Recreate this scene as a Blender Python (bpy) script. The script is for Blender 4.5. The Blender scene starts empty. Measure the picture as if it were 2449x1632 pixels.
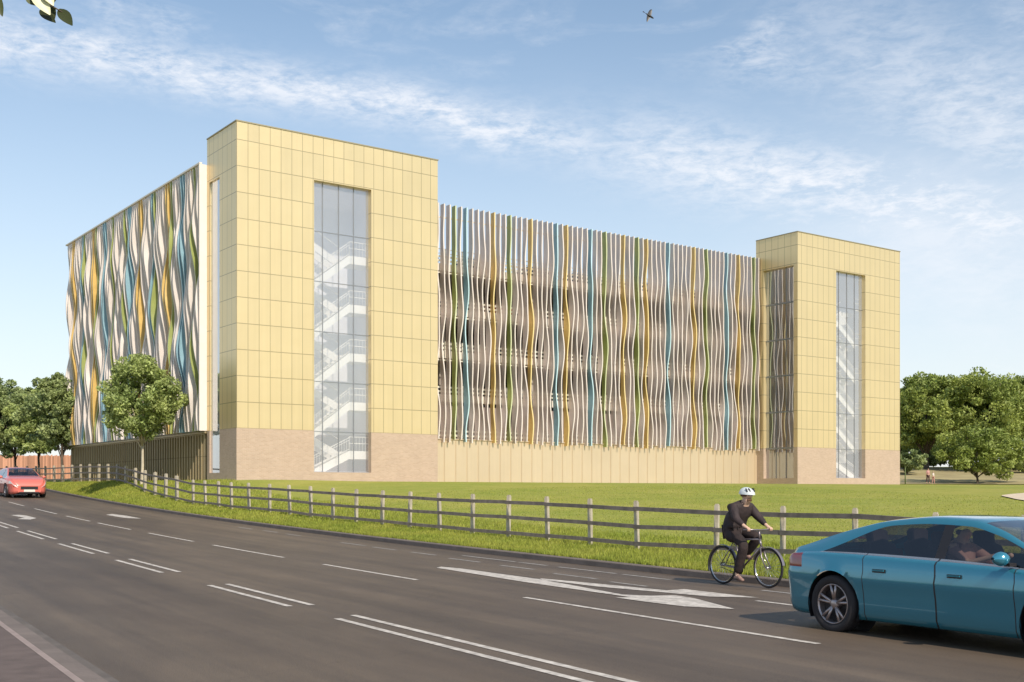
import bpy, bmesh, math, random
import numpy as np
from mathutils import Vector, Matrix
R = math.radians
random.seed(7); np.random.seed(7)
S = bpy.context.scene
C = S.collection
PI = math.pi

# ------------------------------------------------------------------ camera
EYE = 1.68
FP, CXP, VHP = 2786.0, 1224.5, 1178.0          # focal length, centre column, horizon row (photo px)
cam = bpy.data.cameras.new('camera')
cam.sensor_width = 36.0
cam.lens = 36.0 * FP / 2449.0
cam.shift_y = (VHP - 816.0) / 2449.0
cam.clip_start = 0.1; cam.clip_end = 9000
camo = bpy.data.objects.new('camera', cam); C.objects.link(camo)
camo.location = (0, 0, EYE); camo.rotation_euler = (R(90), 0, 0)
S.camera = camo

# ------------------------------------------------------------------ sun and sky
SUN_EL = R(41)
SUN_H = Vector((0.485, -0.871)).normalized()
to_sun = Vector((SUN_H.x * math.cos(SUN_EL), SUN_H.y * math.cos(SUN_EL), math.sin(SUN_EL)))
sl = bpy.data.lights.new('sun', 'SUN'); sl.energy = 4.6; sl.angle = R(0.5); sl.color = (1.0, 0.90, 0.76)
so = bpy.data.objects.new('sun', sl); C.objects.link(so)
so.rotation_euler = to_sun.to_track_quat('Z', 'Y').to_euler()
w = bpy.data.worlds.new('World'); S.world = w; w.use_nodes = True
nt = w.node_tree; nt.nodes.clear()
def N(tree, typ, **kw):
    n = tree.nodes.new(typ)
    for k, v in kw.items():
        if k.startswith('i_'): n.inputs[k[2:]].default_value = v
        elif k.startswith('n'): n.inputs[int(k[1:])].default_value = v
        else: setattr(n, k, v)
    return n
def build_world():
    L = nt.links.new
    out = N(nt, 'ShaderNodeOutputWorld'); bg = N(nt, 'ShaderNodeBackground')
    bg.inputs['Strength'].default_value = 0.15
    sky = N(nt, 'ShaderNodeTexSky'); sky.sky_type = 'NISHITA'; sky.sun_disc = False
    sky.sun_elevation = SUN_EL; sky.sun_rotation = math.atan2(SUN_H.x, SUN_H.y)
    sky.altitude = 100; sky.air_density = 1.0; sky.dust_density = 0.5; sky.ozone_density = 1.6
    tc = N(nt, 'ShaderNodeTexCoord')
    # thin cirrus: two bands and streaks, fixed to directions of the sky
    def dirv(px, py): return Vector(((px - CXP) / FP, 1.0, (VHP - py) / FP)).normalized()
    def mth(op, a, b=None, c=None, clamp=False):
        m = N(nt, 'ShaderNodeMath'); m.operation = op; m.use_clamp = clamp
        for i, v in enumerate((a, b, c)):
            if v is None: continue
            if isinstance(v, (int, float)): m.inputs[i].default_value = v
            else: L(v, m.inputs[i])
        return m.outputs[0]
    def dot(v):
        d = N(nt, 'ShaderNodeVectorMath'); d.operation = 'DOT_PRODUCT'; d.inputs[1].default_value = v
        L(tc.outputs['Generated'], d.inputs[0]); return d.outputs['Value']
    def band(p0, p1, width, off=0.0):
        n_ = dirv(*p0).cross(dirv(*p1)).normalized()
        a = mth('ADD', mth('ADD', dot(n_), wob), off); a = mth('DIVIDE', a, width); a = mth('MULTIPLY', a, a)
        return mth('POWER', 2.718, mth('MULTIPLY', a, -1.0))
    def noise(scale_v, sc, det, rough=0.6, dist=0.0, rot=(0, 0, 0)):
        mp = N(nt, 'ShaderNodeMapping'); mp.inputs['Scale'].default_value = scale_v; mp.inputs['Rotation'].default_value = rot
        L(tc.outputs['Generated'], mp.inputs[0])
        t = N(nt, 'ShaderNodeTexNoise'); t.inputs['Scale'].default_value = sc; t.inputs['Detail'].default_value = det
        t.inputs['Roughness'].default_value = rough; t.inputs['Distortion'].default_value = dist
        L(mp.outputs[0], t.inputs['Vector']); return t.outputs['Fac']
    n0 = noise((1, 1, 1), 5, 3)
    wob = mth('MULTIPLY', mth('SUBTRACT', n0, 0.5), 0.035)
    n1 = noise((1, 1, 2.6), 34, 9, 0.62, 0.5)
    n2 = noise((1, 1, 3.2), 85, 8, 0.65, 0.3, (0, 0.2, 0))
    n3 = noise((1, 1, 3.0), 7, 6, 0.55, 0.8, (0, 0.35, 0))
    fine = mth('MULTIPLY', mth('SUBTRACT', mth('ADD', n1, mth('MULTIPLY', n2, 0.6)), 0.62), 3.0, clamp=True)
    b1 = band((150, 110), (1100, 285), 0.019)
    b2 = band((1100, 285), (2449, 535), 0.030)
    left = mth('MULTIPLY', mth('SUBTRACT', 0.16, dot(Vector((1, 0, 0)))), 6.0, clamp=True)
    right = mth('MULTIPLY', mth('ADD', 0.0, dot(Vector((1, 0, 0)))), 6.0, clamp=True)
    bb = mth('MAXIMUM', mth('MULTIPLY', b1, left), mth('MULTIPLY', b2, mth('ADD', mth('MULTIPLY', right, 0.9), 0.1)))
    cl = mth('MULTIPLY', bb, mth('ADD', mth('MULTIPLY', fine, 0.85), 0.12))
    # soft field of mackerel cloud upper right
    far_r = mth('MULTIPLY', mth('SUBTRACT', dot(Vector((1, 0, 0))), 0.16), 5.0, clamp=True)
    soft = mth('MULTIPLY', mth('SUBTRACT', n3, 0.46), 4.0, clamp=True)
    c2 = mth('MULTIPLY', mth('MULTIPLY', mth('MULTIPLY', far_r, 0.7), soft), mth('ADD', mth('MULTIPLY', fine, 0.5), 0.08))
    tl = band((0, 30), (500, 50), 0.03)
    c3 = mth('MULTIPLY', mth('MULTIPLY', tl, mth('MULTIPLY', soft, 0.6)), fine)
    c4 = mth('MULTIPLY', mth('MULTIPLY', far_r, band((1500, 480), (2449, 600), 0.07)), mth('ADD', mth('MULTIPLY', n3, 0.9), mth('MULTIPLY', fine, 0.25)))
    c5 = mth('MULTIPLY', mth('MULTIPLY', far_r, band((1900, 60), (2449, 330), 0.05)), mth('ADD', mth('MULTIPLY', fine, 0.55), 0.12))
    m = mth('MAXIMUM', mth('MAXIMUM', mth('MAXIMUM', cl, c2), c3), mth('MAXIMUM', c4, c5))
    m = mth('MULTIPLY', m, 0.80, clamp=True)
    mix = N(nt, 'ShaderNodeMixRGB'); mix.inputs[2].default_value = (6.6, 6.7, 7.0, 1)
    # pale the blue a little everywhere (thin high veil), stronger towards the horizon
    vz = mth('SUBTRACT', 1.0, mth('MULTIPLY', dot(Vector((0, 0, 1))), 2.3), clamp=True)
    veil = mth('ADD', mth('MULTIPLY', mth('POWER', vz, 1.5), 0.86), 0.09)
    mv = N(nt, 'ShaderNodeMixRGB'); mv.inputs[2].default_value = (6.2, 6.2, 6.25, 1)
    tn = N(nt, 'ShaderNodeMixRGB'); tn.blend_type = 'MULTIPLY'; tn.inputs[0].default_value = 1.0; tn.inputs[2].default_value = (0.92, 1.05, 1.04, 1); L(sky.outputs[0], tn.inputs[1])
    L(veil, mv.inputs[0]); L(tn.outputs[0], mv.inputs[1])
    L(m, mix.inputs[0]); L(mv.outputs[0], mix.inputs[1]); L(mix.outputs[0], bg.inputs['Color'])
    L(bg.outputs[0], out.inputs['Surface'])
build_world()
S.view_settings.view_transform = 'Standard'; S.view_settings.look = 'None'
S.view_settings.exposure = 0.0; S.view_settings.gamma = 1.0; S.view_settings.use_curve_mapping = False

# ------------------------------------------------------------------ helpers
def tag(o, label=None, cat=None, group=None, kind=None):
    if label: o['label'] = label
    if cat: o['category'] = cat
    if group: o['group'] = group
    if kind: o['kind'] = kind
    return o
def empty(name, loc=(0, 0, 0), rz=0.0, label=None, cat=None, group=None):
    o = bpy.data.objects.new(name, None); C.objects.link(o)
    o.location = loc; o.rotation_euler = (0, 0, rz); o.empty_display_size = 0.2
    return tag(o, label, cat, group)
def copy_tree(o, parent=None):
    c = o.copy(); C.objects.link(c); c.parent = parent
    for ch in list(o.children): copy_tree(ch, c)
    return c
class MB:
    def __init__(s): s.v = []; s.f = []; s.m = []; s.smooth = []
    def poly(s, pts, m=0, sm=False):
        i = len(s.v); s.v.extend([tuple(p) for p in pts]); s.f.append(tuple(range(i, i + len(pts)))); s.m.append(m); s.smooth.append(sm)
    def box(s, x0, x1, y0, y1, z0, z1, m=0, M=None):
        P = [Vector((x, y, z)) for z in (z0, z1) for y in (y0, y1) for x in (x0, x1)]
        if M is not None: P = [M @ p for p in P]
        i = len(s.v); s.v.extend([tuple(p) for p in P])
        for q in ((0, 2, 3, 1), (4, 5, 7, 6), (0, 1, 5, 4), (2, 6, 7, 3), (0, 4, 6, 2), (1, 3, 7, 5)):
            s.f.append(tuple(i + k for k in q)); s.m.append(m); s.smooth.append(False)
    def tube(s, pts, rad, n=8, m=0, cap=True, sm=True, flat=1.0):
        pts = [Vector(p) for p in pts]
        if isinstance(rad, (int, float)): rad = [rad] * len(pts)
        rings = []
        for k, p in enumerate(pts):
            d = (pts[min(k + 1, len(pts) - 1)] - pts[max(k - 1, 0)]).normalized()
            a = Vector((0, 0, 1)) if abs(d.z) < 0.9 else Vector((1, 0, 0))
            x = d.cross(a).normalized(); y = d.cross(x).normalized()
            i = len(s.v)
            for j in range(n):
                t = 2 * PI * j / n
                s.v.append(tuple(p + x * math.cos(t) * rad[k] + y * math.sin(t) * rad[k] * flat))
            rings.append(i)
        for k in range(len(pts) - 1):
            for j in range(n):
                a, b = rings[k] + j, rings[k] + (j + 1) % n
                c, d = rings[k + 1] + (j + 1) % n, rings[k + 1] + j
                s.f.append((a, b, c, d)); s.m.append(m); s.smooth.append(sm)
        if cap:
            s.f.append(tuple(rings[0] + j for j in range(n))[::-1]); s.m.append(m); s.smooth.append(False)
            s.f.append(tuple(rings[-1] + j for j in range(n))); s.m.append(m); s.smooth.append(False)
    def grid(s, P, m=0, sm=True, closed_u=False):
        # P[i][j] points
        i0 = len(s.v); nu = len(P); nv = len(P[0])
        for row in P: s.v.extend([tuple(p) for p in row])
        for i in range(nu if closed_u else nu - 1):
            for j in range(nv - 1):
                a = i0 + i * nv + j; b = i0 + ((i + 1) % nu) * nv + j
                s.f.append((a, b, b + 1, a + 1)); s.m.append(m); s.smooth.append(sm)
    def lathe(s, prof, n=24, axis='y', c=(0, 0, 0), m=0, sm=True):
        P = []
        for j in range(n):
            t = 2 * PI * j / n; row = []
            for r, h in prof:
                if axis == 'y': row.append((c[0] + r * math.cos(t), c[1] + h, c[2] + r * math.sin(t)))
                elif axis == 'x': row.append((c[0] + h, c[1] + r * math.cos(t), c[2] + r * math.sin(t)))
                else: row.append((c[0] + r * math.cos(t), c[1] + r * math.sin(t), c[2] + h))
            P.append(row)
        s.grid(P, m, sm, closed_u=True)
    def mesh(s, name, mats, recalc=False):
        me = bpy.data.meshes.new(name); me.from_pydata(s.v, [], s.f)
        for mt in (mats if isinstance(mats, (list, tuple)) else [mats]): me.materials.append(mt)
        me.polygons.foreach_set('material_index', s.m); me.polygons.foreach_set('use_smooth', s.smooth)
        if recalc:
            bm = bmesh.new(); bm.from_mesh(me); bmesh.ops.remove_doubles(bm, verts=bm.verts, dist=1e-5)
            bmesh.ops.recalc_face_normals(bm, faces=bm.faces); bm.to_mesh(me); bm.free()
        me.update(); return me
    def build(s, name, mats, parent=None, recalc=False):
        o = bpy.data.objects.new(name, s.mesh(name, mats, recalc)); C.objects.link(o); o.parent = parent; return o
def fast_mesh(name, V, F, mat, k=4):
    me = bpy.data.meshes.new(name); V = np.asarray(V, np.float32); F = np.asarray(F, np.int32)
    me.vertices.add(len(V)); me.vertices.foreach_set('co', V.ravel())
    me.loops.add(F.size); me.loops.foreach_set('vertex_index', F.ravel())
    me.polygons.add(len(F)); me.polygons.foreach_set('loop_start', np.arange(0, F.size, k, dtype=np.int32))
    me.polygons.foreach_set('loop_total', np.full(len(F), k, dtype=np.int32))
    me.update(calc_edges=True); me.validate()
    me.materials.append(mat); return me

# ------------------------------------------------------------------ materials
def mat(name, col, rough=0.7, metal=0.0, var=0.0, vscale=3.0, bump=0.0, bscale=20.0, coat=0.0, spec=0.5, col2=None, island=0.0, trans=0.0, perf=0.0):
    m = bpy.data.materials.new(name); m.use_nodes = True; t = m.node_tree; L = t.links.new
    b = t.nodes['Principled BSDF']; b.inputs['Base Color'].default_value = (*col, 1)
    b.inputs['Roughness'].default_value = rough; b.inputs['Metallic'].default_value = metal
    b.inputs['Coat Weight'].default_value = coat; b.inputs['Specular IOR Level'].default_value = spec
    tc = N(t, 'ShaderNodeTexCoord')
    src = None
    if var or col2:
        nz = N(t, 'ShaderNodeTexNoise'); nz.inputs['Scale'].default_value = vscale; nz.inputs['Detail'].default_value = 6
        L(tc.outputs['Object'], nz.inputs['Vector'])
        rp = N(t, 'ShaderNodeValToRGB'); rp.color_ramp.elements[0].position = 0.32; rp.color_ramp.elements[1].position = 0.68
        c2 = col2 if col2 else tuple(c * (1 + var) for c in col)
        c1 = col if col2 else tuple(c * (1 - var) for c in col)
        rp.color_ramp.elements[0].color = (*c1, 1); rp.color_ramp.elements[1].color = (*c2, 1)
        L(nz.outputs['Fac'], rp.inputs[0]); L(rp.outputs[0], b.inputs['Base Color']); src = rp.outputs[0]
    if island:
        g = N(t, 'ShaderNodeNewGeometry'); hs = N(t, 'ShaderNodeHueSaturation')
        mr = N(t, 'ShaderNodeMapRange'); mr.inputs['To Min'].default_value = 1 - island; mr.inputs['To Max'].default_value = 1 + island
        L(g.outputs['Random Per Island'], mr.inputs[0]); L(mr.outputs[0], hs.inputs['Value'])
        if src: L(src, hs.inputs['Color'])
        else: hs.inputs['Color'].default_value = (*col, 1)
        L(hs.outputs[0], b.inputs['Base Color']); src = hs.outputs[0]
    if bump:
        nb = N(t, 'ShaderNodeTexNoise'); nb.inputs['Scale'].default_value = bscale; nb.inputs['Detail'].default_value = 5
        L(tc.outputs['Object'], nb.inputs['Vector'])
        bp = N(t, 'ShaderNodeBump'); bp.inputs['Strength'].default_value = bump; bp.inputs['Distance'].default_value = 0.02
        L(nb.outputs['Fac'], bp.inputs['Height']); L(bp.outputs[0], b.inputs['Normal'])
    if perf:   # perforated sheet: part of the light passes straight through
        tp = N(t, 'ShaderNodeBsdfTransparent'); mx = N(t, 'ShaderNodeMixShader'); mx.inputs[0].default_value = perf
        L(b.outputs[0], mx.inputs[1]); L(tp.outputs[0], mx.inputs[2]); L(mx.outputs[0], t.nodes['Material Output'].inputs['Surface'])
    if trans:
        tr = N(t, 'ShaderNodeBsdfTranslucent'); mx = N(t, 'ShaderNodeMixShader'); mx.inputs[0].default_value = trans
        if src: L(src, tr.inputs['Color'])
        else: tr.inputs['Color'].default_value = (*col, 1)
        L(b.outputs[0], mx.inputs[1]); L(tr.outputs[0], mx.inputs[2]); L(mx.outputs[0], t.nodes['Material Output'].inputs['Surface'])
    return m
def glass(name, tint=(0.9, 0.93, 0.95), refl=0.25, rough=0.02, bright_film=0.0):
    m = bpy.data.materials.new(name); m.use_nodes = True; t = m.node_tree; L = t.links.new
    t.nodes.remove(t.nodes['Principled BSDF'])
    tr = N(t, 'ShaderNodeBsdfTransparent'); tr.inputs['Color'].default_value = (*tint, 1)
    gl = N(t, 'ShaderNodeBsdfGlossy'); gl.inputs['Roughness'].default_value = rough; gl.inputs['Color'].default_value = (0.95, 0.97, 1, 1)
    lw = N(t, 'ShaderNodeLayerWeight'); lw.inputs['Blend'].default_value = 0.5
    pw = N(t, 'ShaderNodeMath'); pw.operation = 'POWER'; pw.inputs[1].default_value = 4.0; L(lw.outputs['Facing'], pw.inputs[0])
    ad = N(t, 'ShaderNodeMath'); ad.operation = 'ADD'; ad.use_clamp = True; ad.inputs[1].default_value = refl
    mx = N(t, 'ShaderNodeMixShader'); L(pw.outputs[0], ad.inputs[0]); L(ad.outputs[0], mx.inputs[0])
    base = tr.outputs[0]
    if bright_film:   # pale film: sky glare and daylight inside put into the pane colour
        df = N(t, 'ShaderNodeBsdfDiffuse'); df.inputs['Color'].default_value = (0.90, 0.89, 0.92, 1)
        tl_ = N(t, 'ShaderNodeBsdfTranslucent'); tl_.inputs['Color'].default_value = (0.8, 0.8, 0.84, 1)
        a_ = N(t, 'ShaderNodeMixShader'); a_.inputs[0].default_value = 0.35; L(df.outputs[0], a_.inputs[1]); L(tl_.outputs[0], a_.inputs[2])
        m3 = N(t, 'ShaderNodeMixShader'); m3.inputs[0].default_value = bright_film; L(base, m3.inputs[1]); L(a_.outputs[0], m3.inputs[2]); base = m3.outputs[0]
    L(base, mx.inputs[1]); L(gl.outputs[0], mx.inputs[2]); L(mx.outputs[0], t.nodes['Material Output'].inputs['Surface'])
    return m
def panel_mat(name, col, hx=0.685, z0=3.02, hz=1.5, rough=0.38, metal=0.35, linew=0.021, dark=0.52, ribs=0.0):
    """sheet-metal cassettes: joints from object coordinates (x or y along the wall, z up)"""
    m = bpy.data.materials.new(name); m.use_nodes = True; t = m.node_tree; L = t.links.new
    b = t.nodes['Principled BSDF']; b.inputs['Roughness'].default_value = rough; b.inputs['Metallic'].default_value = metal
    def mth(op, a, bb=None, clamp=False):
        n = N(t, 'ShaderNodeMath'); n.operation = op; n.use_clamp = clamp
        for i, v in enumerate((a, bb)):
            if v is None: continue
            if isinstance(v, (int, float)): n.inputs[i].default_value = v
            else: L(v, n.inputs[i])
        return n.outputs[0]
    tc = N(t, 'ShaderNodeTexCoord'); sp = N(t, 'ShaderNodeSeparateXYZ'); L(tc.outputs['Object'], sp.inputs[0])
    g = N(t, 'ShaderNodeNewGeometry')
    vt = N(t, 'ShaderNodeVectorTransform'); vt.vector_type = 'NORMAL'; vt.convert_from = 'WORLD'; vt.convert_to = 'OBJECT'
    L(g.outputs['True Normal'], vt.inputs[0]); sn = N(t, 'ShaderNodeSeparateXYZ'); L(vt.outputs[0], sn.inputs[0])
    facing_y = mth('GREATER_THAN', mth('ABSOLUTE', sn.outputs['Y']), 0.5)
    along = mth('ADD', mth('MULTIPLY', sp.outputs['X'], facing_y), mth('MULTIPLY', sp.outputs['Y'], mth('SUBTRACT', 1.0, facing_y)))
    ux = mth('DIVIDE', mth('SUBTRACT', along, 0.01), hx); uz = mth('DIVIDE', mth('SUBTRACT', sp.outputs['Z'], z0), hz)
    fx = mth('FRACT', ux); fz = mth('FRACT', uz)
    dx = mth('MULTIPLY', mth('SUBTRACT', 0.5, mth('ABSOLUTE', mth('SUBTRACT', fx, 0.5))), hx)
    dz = mth('MULTIPLY', mth('SUBTRACT', 0.5, mth('ABSOLUTE', mth('SUBTRACT', fz, 0.5))), hz)
    lx = mth('LESS_THAN', dx, linew * 0.8); lz = mth('LESS_THAN', dz, linew)
    line = mth('MAXIMUM', lx, lz)
    cb = N(t, 'ShaderNodeCombineXYZ'); L(mth('FLOOR', ux), cb.inputs[0]); L(mth('FLOOR', uz), cb.inputs[1])
    wn = N(t, 'ShaderNodeTexWhiteNoise'); wn.noise_dimensions = '3D'; L(cb.outputs[0], wn.inputs['Vector'])
    val = mth('ADD', mth('MULTIPLY', wn.outputs['Value'], 0.025), 0.985)
    nz = N(t, 'ShaderNodeTexNoise'); nz.inputs['Scale'].default_value = 0.35; L(tc.outputs['Object'], nz.inputs['Vector'])
    val = mth('MULTIPLY', val, mth('ADD', mth('MULTIPLY', nz.outputs['Fac'], 0.14), 0.93))
    val = mth('MULTIPLY', val, mth('SUBTRACT', 1.0, mth('MULTIPLY', line, 1 - dark)))
    if ribs:
        rb = mth('SINE', mth('MULTIPLY', along, 2 * PI / ribs))
        val = mth('MULTIPLY', val, mth('ADD', mth('MULTIPLY', rb, 0.02), 1.0))
    mp_ = N(t, 'ShaderNodeMapping'); mp_.inputs['Scale'].default_value = (5, 5, 0.12); L(tc.outputs['Object'], mp_.inputs[0])
    sk_ = N(t, 'ShaderNodeTexNoise'); sk_.inputs['Scale'].default_value = 1.0; sk_.inputs['Detail'].default_value = 4; L(mp_.outputs[0], sk_.inputs['Vector'])
    val = mth('MULTIPLY', val, mth('ADD', mth('MULTIPLY', sk_.outputs['Fac'], 0.10), 0.95))
    wp_ = N(t, 'ShaderNodeTexNoise'); wp_.inputs['Scale'].default_value = 1.1; wp_.inputs['Detail'].default_value = 1; L(tc.outputs['Object'], wp_.inputs['Vector'])
    bq_ = N(t, 'ShaderNodeBump'); bq_.inputs['Strength'].default_value = 0.35; bq_.inputs['Distance'].default_value = 0.03; L(wp_.outputs['Fac'], bq_.inputs['Height']); L(bq_.outputs[0], b.inputs['Normal'])
    mc = N(t, 'ShaderNodeVectorMath'); mc.operation = 'SCALE'; mc.inputs[0].default_value = col; L(val, mc.inputs['Scale'])
    L(mc.outputs[0], b.inputs['Base Color'])
    wb = mth('MULTIPLY', wn.outputs['Value'], 0.05); L(mth('ADD', wb, rough - 0.03), b.inputs['Roughness'])
    return m
def brick_mat(name, c1, c2, mortar, bw=0.44, bh=0.15):
    m = bpy.data.materials.new(name); m.use_nodes = True; t = m.node_tree; L = t.links.new
    b = t.nodes['Principled BSDF']; b.inputs['Roughness'].default_value = 0.9
    tc = N(t, 'ShaderNodeTexCoord'); sp = N(t, 'ShaderNodeSeparateXYZ'); L(tc.outputs['Object'], sp.inputs[0])
    ad = N(t, 'ShaderNodeMath'); ad.operation = 'ADD'; L(sp.outputs['X'], ad.inputs[0]); L(sp.outputs['Y'], ad.inputs[1])
    cb = N(t, 'ShaderNodeCombineXYZ'); L(ad.outputs[0], cb.inputs[0]); L(sp.outputs['Z'], cb.inputs[1])
    br = N(t, 'ShaderNodeTexBrick'); br.inputs['Scale'].default_value = 1.0
    br.inputs['Brick Width'].default_value = bw; br.inputs['Row Height'].default_value = bh
    br.inputs['Mortar Size'].default_value = 0.012; br.inputs['Mortar Smooth'].default_value = 0.3
    br.inputs['Color1'].default_value = (*c1, 1); br.inputs['Color2'].default_value = (*c2, 1); br.inputs['Mortar'].default_value = (*mortar, 1)
    L(cb.outputs[0], br.inputs['Vector'])
    nz = N(t, 'ShaderNodeTexNoise'); nz.inputs['Scale'].default_value = 1.3; nz.inputs['Detail'].default_value = 8; L(tc.outputs['Object'], nz.inputs['Vector'])
    mx = N(t, 'ShaderNodeMixRGB'); mx.blend_type = 'MULTIPLY'; mx.inputs[0].default_value = 0.28
    rp = N(t, 'ShaderNodeValToRGB'); rp.color_ramp.elements[0].color = (0.72, 0.72, 0.72, 1); rp.color_ramp.elements[0].position = 0.3; rp.color_ramp.elements[1].position = 0.7
    L(nz.outputs['Fac'], rp.inputs[0]); L(br.outputs['Color'], mx.inputs[1]); L(rp.outputs[0], mx.inputs[2]); L(mx.outputs[0], b.inputs['Base Color'])
    bp = N(t, 'ShaderNodeBump'); bp.inputs['Strength'].default_value = 0.5; bp.inputs['Distance'].default_value = 0.01; bp.invert = True
    L(br.outputs['Fac'], bp.inputs['Height']); L(bp.outputs[0], b.inputs['Normal'])
    return m
M = {}
M['gold'] = panel_mat('gold_cladding', (0.80, 0.625, 0.35), rough=0.35, metal=0.52)
M['cream_clad'] = panel_mat('cream_cladding', (0.66, 0.53, 0.37), hx=0.94, z0=-2, hz=30, rough=0.36, metal=0.3, linew=0.014, dark=0.8)
M['brick'] = brick_mat('buff_brick', (0.55, 0.405, 0.305), (0.48, 0.345, 0.255), (0.53, 0.42, 0.33), 0.225, 0.075)
M['coping'] = mat('coping', (0.36, 0.31, 0.20), 0.5, 0.4)
M['fin_white'] = mat('fin_pale', (0.70, 0.60, 0.56), 0.5, var=0.05, vscale=1.5, perf=0.24)
M['fin_side'] = mat('fin_side_pale', (0.84, 0.76, 0.71), 0.5, var=0.03, vscale=1.5, perf=0.2)
M['fin_green'] = mat('fin_green', (0.36, 0.40, 0.12), 0.45, var=0.08, perf=0.12)
M['fin_blue'] = mat('fin_blue', (0.28, 0.46, 0.54), 0.45, var=0.08, perf=0.12)
M['fin_gold'] = mat('fin_gold', (0.76, 0.51, 0.17), 0.45, var=0.08, perf=0.12)
M['edge_white'] = mat('edge_pale', (0.74, 0.66, 0.61), 0.45)
M['edge_green'] = mat('edge_green', (0.60, 0.63, 0.38), 0.45)
M['edge_blue'] = mat('edge_blue', (0.52, 0.70, 0.76), 0.45)
M['edge_gold'] = mat('edge_gold', (0.80, 0.63, 0.30), 0.45)
M['white'] = mat('white_render', (0.78, 0.71, 0.65), 0.7, var=0.03)
M['stair'] = mat('stair_white', (0.92, 0.88, 0.80), 0.55)
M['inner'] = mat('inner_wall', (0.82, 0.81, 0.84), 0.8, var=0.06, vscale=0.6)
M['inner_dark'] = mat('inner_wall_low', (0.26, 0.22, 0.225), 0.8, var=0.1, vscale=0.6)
M['conc'] = mat('concrete', (0.40, 0.35, 0.31), 0.85, var=0.12, vscale=1.2)
M['slab_edge'] = mat('slab_edge', (0.76, 0.67, 0.59), 0.7, var=0.05)
M['steel'] = mat('galvanised_steel', (0.80, 0.74, 0.64), 0.5, 0.1)
M['mullion'] = mat('mullion', (0.30, 0.31, 0.34), 0.45, 0.5)
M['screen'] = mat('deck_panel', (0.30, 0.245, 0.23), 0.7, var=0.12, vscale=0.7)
M['glass'] = glass('tower_glass', (0.98, 0.98, 1.0), 0.24, bright_film=0.27)
M['clear'] = glass('frosted_glass', (0.95, 0.96, 0.96), 0.05, bright_film=0.93)
M['glass_pale'] = glass('pale_glass', (0.95, 0.92, 0.9), 0.40, 0.03, bright_film=0.7)  # side pane whitened further to imitate its bright reflection
M['glass_side'] = glass('side_glass', (0.7, 0.68, 0.66), 0.42, bright_film=0.12)
M['wood_rail'] = mat('weathered_rail', (0.25, 0.195, 0.17), 0.85, var=0.25, vscale=4, bump=0.4, bscale=30)
M['wood_post'] = mat('weathered_post', (0.46, 0.40, 0.31), 0.85, var=0.22, vscale=5, bump=0.4, bscale=30)
M['kerb'] = mat('kerb_stone', (0.17, 0.135, 0.115), 0.85, var=0.15, vscale=2.5, bump=0.3)
M['paint'] = mat('road_paint', (0.36, 0.32, 0.28), 0.7, col2=(0.66, 0.60, 0.53), vscale=9, bump=0.2)
M['paint_old'] = mat('worn_road_paint', (0.30, 0.275, 0.25), 0.8, var=0.25, vscale=7)
M['paving'] = mat('footway_asphalt', (0.125, 0.092, 0.080), 0.9, var=0.16, vscale=5, bump=0.4, bscale=90)
M['gutter'] = mat('gutter', (0.125, 0.105, 0.09), 0.85, var=0.15, vscale=3)
M['bark'] = mat('bark', (0.13, 0.10, 0.075), 0.9, var=0.3, vscale=4, bump=0.5)
M['bark_pale'] = mat('pale_bark', (0.52, 0.45, 0.34), 0.85, var=0.25, vscale=3, bump=0.4)
M['leaf'] = mat('leaf', (0.22, 0.29, 0.085), 0.55, col2=(0.50, 0.56, 0.20), vscale=0.5, island=0.4, trans=0.35)
M['leaf_dark'] = mat('leaf_dark', (0.18, 0.24, 0.09), 0.5, col2=(0.42, 0.48, 0.19), vscale=0.5, island=0.4, trans=0.3)
M['leaf_far'] = mat('leaf_far', (0.19, 0.25, 0.05), 0.6, col2=(0.40, 0.45, 0.11), vscale=0.25, island=0.35, trans=0.3)
M['black'] = mat('black_plastic', (0.02, 0.018, 0.02), 0.45)
M['rubber'] = mat('tyre_rubber', (0.025, 0.022, 0.024), 0.85)

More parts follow.
